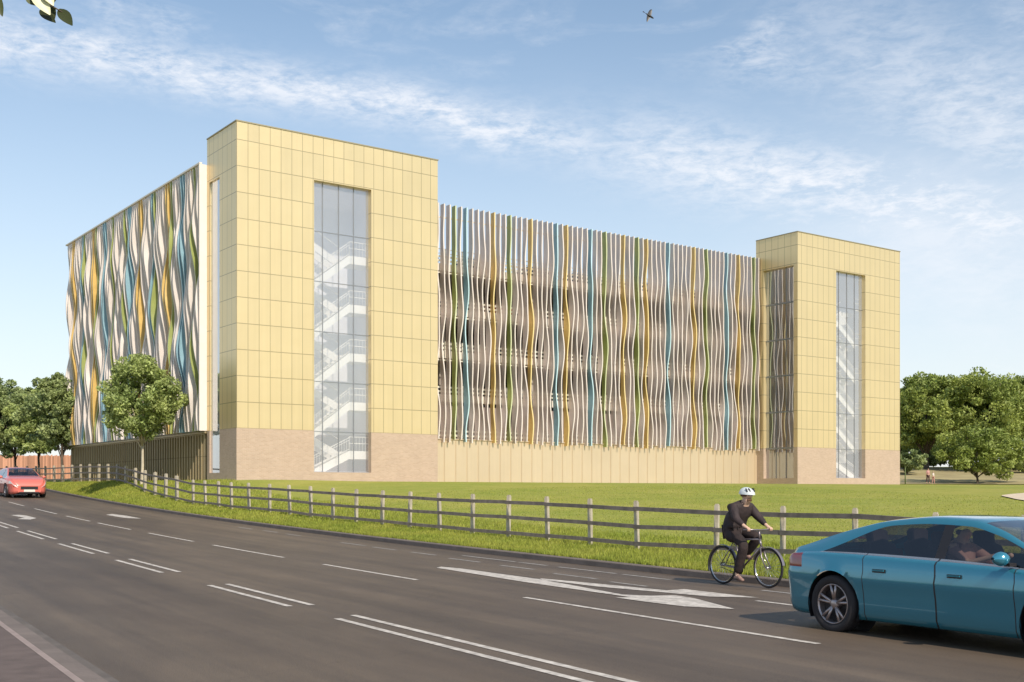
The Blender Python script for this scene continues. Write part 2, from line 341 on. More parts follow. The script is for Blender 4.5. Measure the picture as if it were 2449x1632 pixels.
def asphalt():
    m = bpy.data.materials.new('asphalt'); m.use_nodes = True; t = m.node_tree; L = t.links.new
    b = t.nodes['Principled BSDF']; b.inputs['Roughness'].default_value = 0.62; b.inputs['Specular IOR Level'].default_value = 0.5
    tc = N(t, 'ShaderNodeTexCoord'); cmb = N(t, 'ShaderNodeCombineXYZ')
    for i_, v_ in ((0, (math.sin(R(-31)), math.cos(R(-31)), 0)), (1, (math.cos(R(-31)), -math.sin(R(-31)), 0))):
        dt = N(t, 'ShaderNodeVectorMath'); dt.operation = 'DOT_PRODUCT'; dt.inputs[1].default_value = v_
        L(tc.outputs['Object'], dt.inputs[0]); L(dt.outputs['Value'], cmb.inputs[i_])
    def noise(sc, det, scale=(1, 1, 1), rough=0.6):
        mp = N(t, 'ShaderNodeMapping'); mp.inputs['Scale'].default_value = scale; L(cmb.outputs[0], mp.inputs[0])
        n = N(t, 'ShaderNodeTexNoise'); n.inputs['Scale'].default_value = sc; n.inputs['Detail'].default_value = det; n.inputs['Roughness'].default_value = rough
        L(mp.outputs[0], n.inputs['Vector']); return n.outputs['Fac']
    def ramp(f, p0, c0, p1, c1):
        r = N(t, 'ShaderNodeValToRGB'); r.color_ramp.elements[0].position = p0; r.color_ramp.elements[1].position = p1
        r.color_ramp.elements[0].color = (*c0, 1); r.color_ramp.elements[1].color = (*c1, 1); L(f, r.inputs[0]); return r.outputs[0]
    base = ramp(noise(0.35, 5, (0.15, 1, 1)), 0.3, (0.098, 0.070, 0.049), 0.74, (0.160, 0.120, 0.084))
    sp = ramp(noise(55, 3), 0.35, (0.72, 0.72, 0.72), 0.7, (1.28, 1.26, 1.22))
    st = ramp(noise(1.1, 6, (0.05, 1.4, 1)), 0.4, (0.80, 0.80, 0.81), 0.6, (1.08, 1.07, 1.05))
    m1 = N(t, 'ShaderNodeMixRGB'); m1.blend_type = 'MULTIPLY'; m1.inputs[0].default_value = 0.8; L(base, m1.inputs[1]); L(sp, m1.inputs[2])
    m2 = N(t, 'ShaderNodeMixRGB'); m2.blend_type = 'MULTIPLY'; m2.inputs[0].default_value = 1; L(m1.outputs[0], m2.inputs[1]); L(st, m2.inputs[2])
    bl = ramp(noise(0.9, 7, (0.5, 1, 1), 0.7), 0.36, (0.80, 0.79, 0.80), 0.60, (1.05, 1.05, 1.04))
    m3 = N(t, 'ShaderNodeMixRGB'); m3.blend_type = 'MULTIPLY'; m3.inputs[0].default_value = 0.8; L(m2.outputs[0], m3.inputs[1]); L(bl, m3.inputs[2])
    wv = N(t, 'ShaderNodeTexWave'); wv.bands_direction = 'Y'; wv.inputs['Scale'].default_value = 0.18; wv.inputs['Distortion'].default_value = 1.5; wv.inputs['Detail'].default_value = 2; L(cmb.outputs[0], wv.inputs['Vector'])
    wr = ramp(wv.outputs['Fac'], 0.0, (0.92, 0.92, 0.92), 1.0, (1.05, 1.05, 1.05))
    m4 = N(t, 'ShaderNodeMixRGB'); m4.blend_type = 'MULTIPLY'; m4.inputs[0].default_value = 1; L(m3.outputs[0], m4.inputs[1]); L(wr, m4.inputs[2])
    vo = N(t, 'ShaderNodeTexVoronoi'); vo.feature = 'DISTANCE_TO_EDGE'; vo.inputs['Scale'].default_value = 0.22
    wob_ = N(t, 'ShaderNodeTexNoise'); wob_.inputs['Scale'].default_value = 1.2; wob_.inputs['Detail'].default_value = 5; L(cmb.outputs[0], wob_.inputs['Vector'])
    va = N(t, 'ShaderNodeVectorMath'); va.operation = 'MULTIPLY_ADD'; va.inputs[1].default_value = (1.6, 1.6, 0); L(wob_.outputs['Color'], va.inputs[0]); L(cmb.outputs[0], va.inputs[2]); L(va.outputs[0], vo.inputs['Vector'])
    ck_ = ramp(vo.outputs['Distance'], 0.0, (0.62, 0.60, 0.60), 0.004, (1, 1, 1))
    m5 = N(t, 'ShaderNodeMixRGB'); m5.blend_type = 'MULTIPLY'; m5.inputs[0].default_value = 0.55; L(m4.outputs[0], m5.inputs[1]); L(ck_, m5.inputs[2])
    L(m5.outputs[0], b.inputs['Base Color'])
    bp = N(t, 'ShaderNodeBump'); bp.inputs['Strength'].default_value = 0.5; bp.inputs['Distance'].default_value = 0.01
    L(noise(70, 3), bp.inputs['Height']); L(bp.outputs[0], b.inputs['Normal'])
    return m
M['asphalt'] = asphalt()
def grass_mat(name, lo, hi, sc=0.6):
    m = bpy.data.materials.new(name); m.use_nodes = True; t = m.node_tree; L = t.links.new
    b = t.nodes['Principled BSDF']; b.inputs['Roughness'].default_value = 0.85; b.inputs['Specular IOR Level'].default_value = 0.15
    tc = N(t, 'ShaderNodeTexCoord')
    def noise(s, det, rough=0.6):
        n = N(t, 'ShaderNodeTexNoise'); n.inputs['Scale'].default_value = s; n.inputs['Detail'].default_value = det; n.inputs['Roughness'].default_value = rough
        L(tc.outputs['Object'], n.inputs['Vector']); return n.outputs['Fac']
    r = N(t, 'ShaderNodeValToRGB'); r.color_ramp.elements[0].position = 0.33; r.color_ramp.elements[1].position = 0.67
    r.color_ramp.elements[0].color = (*lo, 1); r.color_ramp.elements[1].color = (*hi, 1); L(noise(sc, 8, 0.65), r.inputs[0])
    r2 = N(t, 'ShaderNodeValToRGB'); r2.color_ramp.elements[0].position = 0.3; r2.color_ramp.elements[1].position = 0.7
    r2.color_ramp.elements[0].color = (0.6, 0.66, 0.55, 1); r2.color_ramp.elements[1].color = (1.3, 1.25, 1.15, 1); L(noise(14, 4, 0.7), r2.inputs[0])
    mx = N(t, 'ShaderNodeMixRGB'); mx.blend_type = 'MULTIPLY'; mx.inputs[0].default_value = 0.75
    L(r.outputs[0], mx.inputs[1]); L(r2.outputs[0], mx.inputs[2])
    r3 = N(t, 'ShaderNodeValToRGB'); r3.color_ramp.elements[0].position = 0.40; r3.color_ramp.elements[1].position = 0.62
    r3.color_ramp.elements[0].color = (0.80, 0.90, 0.75, 1); r3.color_ramp.elements[1].color = (1.08, 1.02, 1.0, 1); L(noise(0.13, 5, 0.7), r3.inputs[0])
    m3 = N(t, 'ShaderNodeMixRGB'); m3.blend_type = 'MULTIPLY'; m3.inputs[0].default_value = 0.85; L(mx.outputs[0], m3.inputs[1]); L(r3.outputs[0], m3.inputs[2]); L(m3.outputs[0], b.inputs['Base Color'])
    bp = N(t, 'ShaderNodeBump'); bp.inputs['Strength'].default_value = 0.7; bp.inputs['Distance'].default_value = 0.06
    L(noise(22, 4), bp.inputs['Height']); L(bp.outputs[0], b.inputs['Normal'])
    return m
M['grass'] = grass_mat('lawn', (0.285, 0.305, 0.060), (0.38, 0.36, 0.10))
M['blade'] = mat('grass_blade', (0.25, 0.30, 0.035), 0.7, col2=(0.40, 0.40, 0.07), vscale=0.7, island=0.45, trans=0.35)

# ------------------------------------------------------------------ lie of the land
TH = R(-31.0)
U = np.array([math.sin(TH), math.cos(TH)])       # along the road, away from the camera to the left
NV = np.array([U[1], -U[0]])                     # across the road, away from the camera to the right
KT = 14.35                                       # far kerb
def z0(s):
    s = np.asarray(s, float); a = np.clip(s, 0, 95)
    z = 0.00023 * a * a
    b = np.clip(s - 95, 0, 60); return z + 0.0437 * b - 0.0437 / 120 * b * b
def W(s, t): return (U[0] * s + NV[0] * t, U[1] * s + NV[1] * t)
def ST(x, y): return (x * U[0] + y * U[1], x * NV[0] + y * NV[1])
def road_pt(px, py, lift=0.0):
    """ground point of the road surface seen at a column and row of the photo"""
    a = (px - CXP) / FP; b = (py - VHP) / FP
    lo, hi = 3.0, 130.0
    prev = None
    for Y in np.arange(4.0, 130.0, 0.05):
        s, t = ST(a * Y, Y); g = (EYE - b * Y) - float(z0(s))
        if g <= 0: break
    return (a * Y, Y, float(z0(ST(a * Y, Y)[0])) + lift)
def at(px, py, Y): return Vector(((px - CXP) / FP * Y, Y, EYE + (VHP - py) / FP * Y))

# fence posts: column, top row, base row, distance across from the camera
POST = [(2449, 1232, 1364, 17.0), (2240, 1225.5, 1349, 17.0), (2045, 1215, 1337, 17.0), (1872, 1210.5, 1331, 17.0), (1713, 1205.5, 1322, 17.0), (1524, 1197.8, 1313.6, 17.0),
        (1412, 1192.7, 1302.4, 17.0), (1310, 1187.6, 1293.2, 17.0), (1215.6, 1184, 1284.5, 16.9), (1130, 1181.5, 1277, 16.8), (1052, 1179, 1269, 16.8),
        (979.5, 1176, 1262, 16.7), (913.7, 1173, 1255, 16.6), (852, 1170, 1249.5, 16.6), (796, 1167, 1244, 16.5), (744, 1163, 1238.6, 16.4),
        (693, 1160, 1231, 16.3), (645, 1157.5, 1226, 16.3), (596, 1155, 1222, 16.2), (554, 1153.5, 1218, 16.2), (523.5, 1151, 1213, 16.2), (491.5, 1149.5, 1209.5, 16.2), (462, 1147.3, 1205.7, 16.2),
        (423, 1138, 1197, 16.2), (396, 1133, 1191, 16.2), (371, 1129.5, 1184, 16.3), (346.5, 1124.8, 1176, 16.4), (324, 1119.5, 1164, 16.6),
        (301, 1114.5, 1156, 16.8), (281, 1110, 1151.5, 17.2), (258.6, 1110, 1150, 17.3), (236, 1110, 1150, 17.4), (213.5, 1110, 1150, 17.4), (192, 1110.5, 1150, 17.3), (172, 1112, 1150, 17.1),
        (151, 1113, 1151, 16.8), (130, 1114, 1151.5, 16.5), (109, 1115, 1151.5, 16.2), (87, 1115, 1152, 15.9), (64, 1115, 1152, 15.6), (40, 1115, 1152, 15.4), (15, 1115, 1152, 15.2), (-12, 1115, 1152, 15.1), (-40, 1115, 1152, 15.1)]
posts = []
for px, yt, yb, t in POST:
    a = (px - CXP) / FP; Y = t / (a * NV[0] + NV[1]); posts.append((a * Y, Y, EYE - (yb - VHP) * Y / FP, (yb - yt) * Y / FP))

_sx = posts[0][0] * U[0] + posts[0][1] * U[1]        # the fence runs on to the right, out of the picture
for _k in range(1, 6):
    _s = _sx - 2.3 * _k; posts.insert(0, (U[0] * _s + NV[0] * 17.0, U[1] * _s + NV[1] * 17.0, max(0.28, posts[0][2] - 0.01), 1.14))

# building frame
BA = R(54.0); E1 = np.array([math.sin(BA), math.cos(BA)]); E2 = np.array([-E1[1], E1[0]])
BO = np.array([(565.7 - CXP) / FP * 66.5, 66.5]); BZ = 2.34; BROT = math.atan2(E1[1], E1[0])
def BW(p, q): return BO + E1 * p + E2 * q

ctrl = [(p[0], p[1], p[2] - 0.01) for p in posts]
for p, q in [(-1.5, -1.5), (0, 0), (6, -1), (13.6, -1), (20, 3), (27, 3), (34, 3), (42, 3), (48, -1), (55, -1), (62, -1), (63.5, 17), (63.5, 34), (30, 36), (-1.2, 10), (-1.2, 20), (-1.2, 30), (0, 36), (15, 20), (45, 20)]:
    X = BW(p, q); ctrl.append((X[0], X[1], 2.345))
for s in list(range(-60, 120, 8)):
    X = W(s, KT + 0.15); ctrl.append((X[0], X[1], float(z0(s)) + 0.125))
for x, y, z in [(30, 33, .85), (24, 20, .45), (45, 22, .6), (45, 60, 1.6), (62, 100, 2.35), (52, 118, 2.42), (44, 112, 2.40), (62, 150, 4.6), (48, 150, 4.6), (80, 165, 5.2), (0, 150, 2.6), (-60, 140, 3.6), (-42, 106, 2.9),
                (-70, 200, 5), (60, 230, 6), (0, 300, 5), (160, 220, 6), (150, 70, 2.4), (100, 20, 1.0), (60, -10, .5), (200, -60, .8), (-120, 300, 5), (220, 380, 6), (-60, 400, 5)]:
    ctrl.append((x, y, z))
ctrl = np.array(ctrl)
_c = ctrl[:, :2] / 50.0
def tps_k(d2): return np.where(d2 > 1e-12, 0.5 * d2 * np.log(np.maximum(d2, 1e-12)), 0)
_n = len(_c); _K = tps_k(((_c[:, None] - _c[None]) ** 2).sum(-1)) + np.eye(_n) * 1e-4
_P = np.hstack([np.ones((_n, 1)), _c]); _A = np.zeros((_n + 3, _n + 3)); _A[:_n, :_n] = _K; _A[:_n, _n:] = _P; _A[_n:, :_n] = _P.T
_w = np.linalg.solve(_A, np.concatenate([ctrl[:, 2], np.zeros(3)]))
def gz(x, y):
    q = np.stack([np.atleast_1d(x), np.atleast_1d(y)], -1).astype(float) / 50.0; sh = q.shape[:-1]; q = q.reshape(-1, 2)
    out = np.zeros(len(q))
    for i in range(0, len(q), 20000):
        b = q[i:i + 20000]; out[i:i + 20000] = tps_k(((b[:, None] - _c[None]) ** 2).sum(-1)) @ _w[:_n] + _w[_n] + b @ _w[_n + 1:]
    x = q[:, 0] * 50; y = q[:, 1] * 50
    s = x * U[0] + y * U[1]; t = x * NV[0] + y * NV[1]
    base = z0(s) + 0.125; k = np.clip((t - KT - 0.15) / 0.9, 0, 1); k = k * k * (3 - 2 * k)
    out = base * (1 - k) + out * k
    lp = (x - BO[0]) * E1[0] + (y - BO[1]) * E1[1]; lq = (x - BO[0]) * E2[0] + (y - BO[1]) * E2[1]
    d = np.sqrt(np.maximum(np.maximum(-lp, lp - 61.75), 0) ** 2 + np.maximum(np.maximum(-lq, lq - 35), 0) ** 2)
    kk = np.clip(1 - d / 4.0, 0, 1); kk = kk * kk * (3 - 2 * kk)
    out = out * (1 - kk) + 2.34 * kk
    return out.reshape(sh)
def gzs(x, y): return float(gz(x, y)[0])

# ------------------------------------------------------------------ ground, road, kerbs
def st_grid(name, ss, ts, zf, m, kind='structure', parent=None):
    ss = np.asarray(ss); ts = np.asarray(ts); SS, TT = np.meshgrid(ss, ts, indexing='ij')
    X = U[0] * SS + NV[0] * TT; Y = U[1] * SS + NV[1] * TT; Z = zf(X, Y, SS, TT)
    V = np.stack([X, Y, Z], -1).reshape(-1, 3); a, b = SS.shape
    I = np.arange(a * b).reshape(a, b); F = np.stack([I[:-1, :-1], I[:-1, 1:], I[1:, 1:], I[1:, :-1]], -1).reshape(-1, 4)[:, ::-1]
    me = fast_mesh(name, V, F, m); me.polygons.foreach_set('use_smooth', [True] * len(me.polygons))
    o = bpy.data.objects.new(name, me); C.objects.link(o); o.parent = parent
    if kind: o['kind'] = kind
    return o
ss = np.concatenate([np.arange(-160, -40, 10), np.arange(-40, 130, 1.0), np.arange(130, 420, 12)])
tsg = KT + 0.15 + np.concatenate([[0, .15, .3, .5, .75, 1, 1.3, 1.6, 2], np.arange(2.5, 60, 0.9), np.arange(61, 110, 2.5), np.arange(112, 460, 12)])
st_grid('lawn', ss, tsg, lambda X, Y, s, t: gz(X, Y), M['grass'])
sr = np.concatenate([np.arange(-160, -40, 12), np.arange(-40, 160, 1.5), [200, 300, 420]])
road = st_grid('road', sr, np.linspace(2.10, KT, 12), lambda X, Y, s, t: z0(s), M['asphalt'])
def strip(name, t0, t1, dz0, dz1, m, skirt=None, sa=sr):
    mb = MB(); 
    prof = [(t0, dz0), (t1, dz1)] if skirt is None else skirt
    P = []
    for s in sa:
        z = float(z0(s)); P.append([(*W(s, t), z + d) for t, d in prof])
    mb.grid(P, 0, False); o = mb.build(name, m); o['kind'] = 'structure'; return o
strip('far_kerb', 0, 0, 0, 0, M['kerb'], skirt=[(KT, -0.05), (KT + 0.004, 0.105), (KT + 0.02, 0.122), (KT + 0.15, 0.128), (KT + 0.152, 0.0)])
strip('near_kerb', 0, 0, 0, 0, M['kerb'], skirt=[(1.908, 0.0), (1.91, 0.112), (2.08, 0.108), (2.098, 0.09), (2.10, -0.05)])
strip('gutter', 2.104, 2.30, 0.004, 0.004, M['gutter'])
strip('gutter', 2.102, 2.14, 0.006, 0.006, M['black'])
strip('edging_line', 1.84, 1.908, 0.112, 0.112, mat('edging_concrete', (0.29, 0.225, 0.20), 0.85, var=0.12, vscale=4))
st_grid('pavement', sr, [-6, -3, -1, 0, 1.84], lambda X, Y, s, t: z0(s) + 0.11, M['paving'])
st_grid('verge_behind_pavement', sr, [-60, -20, -6], lambda X, Y, s, t: z0(s) + 0.09, M['grass'])
mb = MB(); mb.poly([(-4000, -3000, -1.2), (4000, -3000, -1.2), (4000, 5000, -1.2), (-4000, 5000, -1.2)]); o = mb.build('ground', M['grass']); o['kind'] = 'structure'

def mark(name, pts, m, lift=0.004):
    """painted polygon on the road; pts are photo columns/rows turned to road points, or (s,t)"""
    mb = MB(); mb.poly([p for p in pts]); o = mb.build(name, m, road); return o
def st_quad(s0, s1, t0_, t1_, lift=0.005):
    n = max(1, int(abs(s1 - s0) / 1.5)); P = []
    for i in range(n + 1):
        s = s0 + (s1 - s0) * i / n; z = float(z0(s)) + lift
        P.append([(*W(s, t0_), z), (*W(s, t1_), z)])
    return P
def dash(name, tcn, wd, a, b, m=None):
    sa = ST(*road_pt(*a)[:2])[0]; sb = ST(*road_pt(*b)[:2])[0]
    mb = MB(); mb.grid(st_quad(sa, sb, tcn - wd / 2, tcn + wd / 2), 0, False); o = mb.build(name, m or M['paint'], road)
    return o
D1, D2, LN = 5.82, 6.16, 9.44
for a, b in [((800, 1481), (1560, 1680)), ((493.5, 1400.7), (692.4, 1451.6)), ((283, 1340), (399.8, 1370)), ((145.4, 1301), (243, 1324.6)), ((42, 1271), (112.8, 1290)), ((-40, 1246), (22, 1264))]:
    dash('centre_line_dash', D1, 0.10, a, b)
for a, b in [((838, 1473), (1680, 1680)), ((535.6, 1398), (750, 1448.6)), ((321, 1337.6), (445.7, 1368.6)), ((181.7, 1300.5), (281, 1323.8)), ((70.8, 1270), (145, 1289.8)), ((-10, 1249), (48, 1263))]:
    dash('centre_line_dash', D2, 0.10, a, b)
for a, b in [((1253.9, 1430), (1942.3, 1543)), ((807.6, 1349.3), (1009, 1387.5)), ((558.5, 1303.2), (717.3, 1333)), ((397.9, 1274.9), (503, 1294.8)), ((267.8, 1250.8), (340.5, 1266.8)), ((168.3, 1234.7), (241, 1247)), ((95.6, 1217), (139.6, 1229.7)), ((40, 1201), (74.6, 1210.6))]:
    dash('lane_line_dash', LN, 0.10, a, b)
def c2(x, y): return (800 + x / 1.961, 1180 + y / 1.961)
def c1(x, y): return (x / 2.614, 1180 + y / 2.614)
for a, b in [((35, 232), (140, 247)), ((190, 253), (275, 268)), ((365, 277), (470, 292)), ((550, 306), (670, 325)), ((790, 339), (925, 360)), ((1045, 377), (1215, 404)), ((1310, 416), (1450, 439)), ((2000, 505), (2225, 540))]:
    A_, B_ = c2(*a), c2(*b); tm = (ST(*road_pt(*A_)[:2])[1] + ST(*road_pt(*B_)[:2])[1]) / 2
    dash('cycle_lane_dash', tm, 0.10, A_, B_, M['paint'] if a[0] == 2000 else M['paint_old'])
for a, b in [((1490, 214), (1580, 226)), ((1640, 233), (1740, 246)), ((1790, 255), (1880, 268))]:
    A_, B_ = c1(*a), c1(*b); tm = (ST(*road_pt(*A_)[:2])[1] + ST(*road_pt(*B_)[:2])[1]) / 2
    dash('cycle_lane_dash', tm, 0.10, A_, B_, M['paint_old'])
for a, b in [((630, 292), (870, 322)), ((880, 324), (1010, 340)), ((1060, 346), (1320, 378)), ((1340, 382), (1530, 410)), ((1990, 457), (2150, 480))]:
    A_, B_ = c2(*a), c2(*b)
    dash('edge_line', 13.55, 0.10, A_, B_, M['paint_old'])
def poly_mark(name, pix, m=None):
    P = [road_pt(*p, lift=0.008) for p in pix]; mb = MB(); mb.poly(P); return mb.build(name, m or M['paint'], road)
# forked arrow in the kerb-side lane
poly_mark('arrow_marking', [c2(*p) for p in [(478, 352), (500, 347), (590, 355), (960, 405), (1350, 478), (1480, 484), (1600, 482), (1690, 496), (1878, 546), (1640, 534), (1460, 512), (1316, 492), (1390, 490), (900, 420)]])
poly_mark('arrow_marking', [c2(*p) for p in [(962, 401), (1250, 428), (1560, 458), (1640, 452), (1730, 463), (1990, 493), (1760, 487), (1540, 468), (1230, 440), (975, 408)]])
poly_mark('arrow_marking', [c1(*p) for p in [(662, 136), (700, 131), (790, 142), (885, 160), (800, 157), (760, 153)]])
poly_mark('arrow_marking', [c1(*p) for p in [(66, 138), (120, 136), (165, 141), (228, 157), (190, 166), (110, 163), (150, 154)]])

# ------------------------------------------------------------------ the car park
bld = empty('car_park_building', (BO[0], BO[1], BZ), BROT, 'large multi storey car park with wavy coloured fins and two golden stair towers', 'building')
TH_, BR, DEP = 20.55, 3.02, 4.47
def stair_tower(p0, wid, side_win, flip):
    w0, w1 = p0 + 4.87, p0 + 8.74; zb, zt = 0.55, 17.95; T = 0.40; e = p0 + wid
    g = MB()
    g.box(p0, w0, 0, T, BR, TH_); g.box(w1, e, 0, T, BR, TH_); g.box(w0, w1, 0, T, zt, TH_)
    q0, q1 = side_win; sz0, sz1 = 0.50, 17.9
    g.box(p0, p0 + T, T, q0, BR, TH_); g.box(p0, p0 + T, q1, DEP, BR, TH_); g.box(p0, p0 + T, q0, q1, sz1, TH_)
    g.box(e - T, e, T, DEP + 3, BR, TH_)
    g.box(p0 + T, e - T, DEP - 0.25, DEP, TH_ - 4.4, TH_); 
    tw = g.build('stair_tower', M['gold'], bld)
    rg = MB(); rg.poly([(p0 + T, T, TH_ - 0.3), (e - T, T, TH_ - 0.3), (e - T, DEP - 0.25, TH_ - 0.3), (p0 + T, DEP - 0.25, TH_ - 0.3)]); rg.build('added_roof_pane', M['clear'], tw)  # glass lid made up to let daylight brighten the stair shaft
    b = MB(); b.box(p0, w0, 0, T, -1.2, BR); b.box(w1, e, 0, T, -1.2, BR); b.box(w0, w1, 0, T, -1.2, zb)
    b.box(p0, p0 + T, T, q0, -1.2, BR); b.box(p0, p0 + T, q1, DEP, -1.2, BR); b.box(p0, p0 + T, q0, q1, -1.2, sz0)
    b.box(e - T, e, T, DEP, -1.2, BR); b.build('brick_base', M['brick'], tw)
    c = MB(); c.box(p0 - 0.04, e + 0.04, -0.04, 0.2, TH_, TH_ + 0.07); c.box(p0 - 0.04, p0 + 0.2, 0.2, DEP, TH_, TH_ + 0.07); c.box(e - 0.2, e + 0.04, 0.2, DEP, TH_, TH_ + 0.07)
    c.build('coping', M['coping'], tw)
    gm = MB(); gm.poly([(w0, T - 0.055, zb), (w1, T - 0.055, zb), (w1, T - 0.055, zt), (w0, T - 0.055, zt)]); gm.build('window', M['glass'], tw)
    fr = MB()
    for x in (w0 + 0.72, w0 + 1.80, w0 + 2.82): fr.box(x - 0.025, x + 0.025, T - 0.10, T - 0.062, zb + 0.03, zt)
    for k in (1, 2, 3, 4, 5): fr.box(w0, w1, T - 0.095, T - 0.064, 3.0 * k - 0.02, 3.0 * k + 0.02)
    fr.box(w0, w1, T - 0.12, T - 0.02, zb, zb + 0.03)
    fr.build('window_frame', M['mullion'], tw)
    gx = p0 + (T - 0.055 if flip else 0.10); gs = MB(); gs.poly([(gx, q1, sz0), (gx, q0, sz0), (gx, q0, sz1), (gx, q1, sz1)]); gs.build('window', M['glass_side'] if flip else M['glass_pale'], tw)
    fs = MB()
    for k in (1, 2, 3, 4, 5): fs.box(p0 + T - 0.12, p0 + T - 0.062, q0, q1, 3.0 * k - 0.06, 3.0 * k + 0.06)
    for i in range(1, 3): fs.box(p0 + T - 0.095, p0 + T - 0.064, q0 + (q1 - q0) * i / 3 - 0.02, q0 + (q1 - q0) * i / 3 + 0.02, sz0, sz1)
    fs.build('window_frame', M['mullion'], tw)
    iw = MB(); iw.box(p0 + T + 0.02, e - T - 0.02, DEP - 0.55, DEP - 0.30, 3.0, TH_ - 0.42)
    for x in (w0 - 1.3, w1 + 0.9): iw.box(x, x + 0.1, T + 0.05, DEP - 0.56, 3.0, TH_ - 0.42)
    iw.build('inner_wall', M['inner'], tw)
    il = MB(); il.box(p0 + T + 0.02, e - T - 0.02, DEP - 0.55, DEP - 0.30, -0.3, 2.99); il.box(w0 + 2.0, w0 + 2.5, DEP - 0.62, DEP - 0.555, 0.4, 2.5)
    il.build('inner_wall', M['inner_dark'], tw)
    # dog-leg stairs
    st = MB(); xl, xr = w0 + 0.40, w0 + 2.75
    if flip: sg = -1
    else: sg = 1
    def X(x): return x if sg == 1 else (w0 + w1 - x)
    def bx(x0, x1, *a): 
        a0, a1 = sorted((X(x0), X(x1))); st.box(a0, a1, *a)
    def flight(za, zb2, ya, yb, x0, x1):
        # sloping stringer from (x0,za) to (x1,zb2)
        for yy in (ya, yb - 0.06):
            P = [(X(x0), za - 0.36), (X(x0), za + 0.14), (X(x1), zb2 + 0.14), (X(x1), zb2 - 0.36)]
            if sg == -1: P = P[::-1]
            a = [(x, yy, z) for x, z in P]; b_ = [(x, yy + 0.06, z) for x, z in P]
            st.poly(a[::-1] if False else a); st.poly(b_[::-1])
            for i in range(4): j = (i + 1) % 4; st.poly([a[j], a[i], b_[i], b_[j]])
        n = 9
        for i in range(n if ya < 1 else 0):
            xa = x0 + (x1 - x0) * i / n; xb = x0 + (x1 - x0) * (i + 1) / n; zz = za + (zb2 - za) * (i + 0.7) / n
            a0, a1 = sorted((X(xa), X(xb))); st.box(a0, a1, ya + 0.062, yb - 0.062, zz - 0.05, zz)
        # handrails and balusters on the window side
        for hh in ((0.95, 0.80, 0.25) if ya < 1 else (0.95,)):
            st.tube([(X(x0), ya + 0.03, za + hh), (X(x1), ya + 0.03, zb2 + hh)], 0.028 if hh > 0.9 else 0.018, 5)
        for i in range(0, 15 if ya < 1 else 0):
            k = i / 14; xx = X(x0 + (x1 - x0) * k); zz = za + (zb2 - za) * k
            st.tube([(xx, ya + 0.03, zz + 0.1), (xx, ya + 0.03, zz + 0.95)], 0.012, 4)
    for k in range(0, 5):
        zf = 3.0 * k + (0.62 if k == 0 else 0.0); zm = 3.0 * k + 1.75; zn = 3.0 * (k + 1)
        flight(zf, zm, 0.75, 1.85, xl, xr)
        bx(xr, w1 + 0.6, 0.75, 2.3, zm - 0.36, zm + 0.14)
        flight(zn, zm, 2.25, 3.35, xl, xr)
        bx(w0 - 0.9, xl, 2.0, 3.4, zn - 0.30, zn); bx(w0 - 0.9, xl, 0.72, 0.80, zn - 0.02, zn + 0.06)
        for hh in (1.0, 0.6):
            a0, a1 = sorted((X(xr), X(w1 + 0.6))); st.tube([(a0, 0.78, zm + hh), (a1, 0.78, zm + hh)], 0.025, 5)
            a0, a1 = sorted((X(w0 - 0.9), X(xl))); st.tube([(a0, 0.78, zn + hh), (a1, 0.78, zn + hh)], 0.025, 5)
        for i in range(6):
            xx = X(xr + 0.05 + i * 0.22); st.tube([(xx, 0.78, zm), (xx, 0.78, zm + 1.0)], 0.012, 4)
        bx(w0 + 0.02, w0 + 1.05, 2.0, 2.2, zn - 1.1, zn - 0.3)
    bx(w0 - 0.6, w0 + 3.8, 0.42, 3.4, 0.42, 0.6)
    st.build('staircase', M['stair'], tw)
    return tw
t1 = stair_tower(0.0, 13.57, (2.53, 4.09), False)
t2 = stair_tower(48.17, 13.58, (0.42, 3.64), True)
t1['label'] = 'nearer left golden stair tower'; t2['label'] = 'farther right golden stair tower'

# decks
for k in range(1, 6):
    z = 3.0 * k
    d = MB()
    if k < 5: d.box(0.5, 61.0, 5.15, 33.4, z - 0.30, z)
    else: d.box(0.5, 61.0, 5.15, 33.4, z - 0.35, z)
    sl_ = d.build('parking_deck', M['conc'], bld)
    e = MB(); e.box(13.6, 48.15, 4.66, 5.145, z - 0.40, z + 0.10); e.box(0.33, 0.495, 4.5, 33.4, z - 0.38, z + 0.05)
    e.build('slab_edge', M['slab_edge'], sl_)
    rl = MB()
    for hh in (0.30, 0.58): rl.box(13.6, 48.15, 4.68, 4.73, z + hh - 0.06, z + hh + 0.07)
    if k == 5:
        for hh in (0.8, 1.1): rl.tube([(13.6, 4.72, z + hh), (48.15, 4.72, z + hh)], 0.03, 5)
    for i in range(0, 24): rl.box(14.2 + i * 1.46, 14.30 + i * 1.46, 4.735, 4.80, z + 0.10, z + (1.12 if k == 5 else 0.75))
    rl.build('crash_rail', M['steel'], sl_)
for i in range(8):
    for y in (6.0, 13.0, 21.0, 29.0):
        x = 2.0 + i * 7.8
        if y > 7: continue
        cl = MB()
        for k in range(5): cl.box(x - 0.22, x + 0.22, y - 0.22, y + 0.22, 3.0 * k + 0.002, 3.0 * k + 2.62)
        cl.build('column', M['conc'], bld)
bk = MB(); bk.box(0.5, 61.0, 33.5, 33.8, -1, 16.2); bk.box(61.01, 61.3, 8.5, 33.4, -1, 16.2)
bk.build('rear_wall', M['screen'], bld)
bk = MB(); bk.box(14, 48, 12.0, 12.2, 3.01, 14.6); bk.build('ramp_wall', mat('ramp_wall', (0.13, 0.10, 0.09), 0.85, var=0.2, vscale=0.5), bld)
lp = MB(); lp.box(13.6, 48.15, 4.83, 4.88, 3.12, 5.35); lp.build('lower_screen_panel', M['screen'], bld)
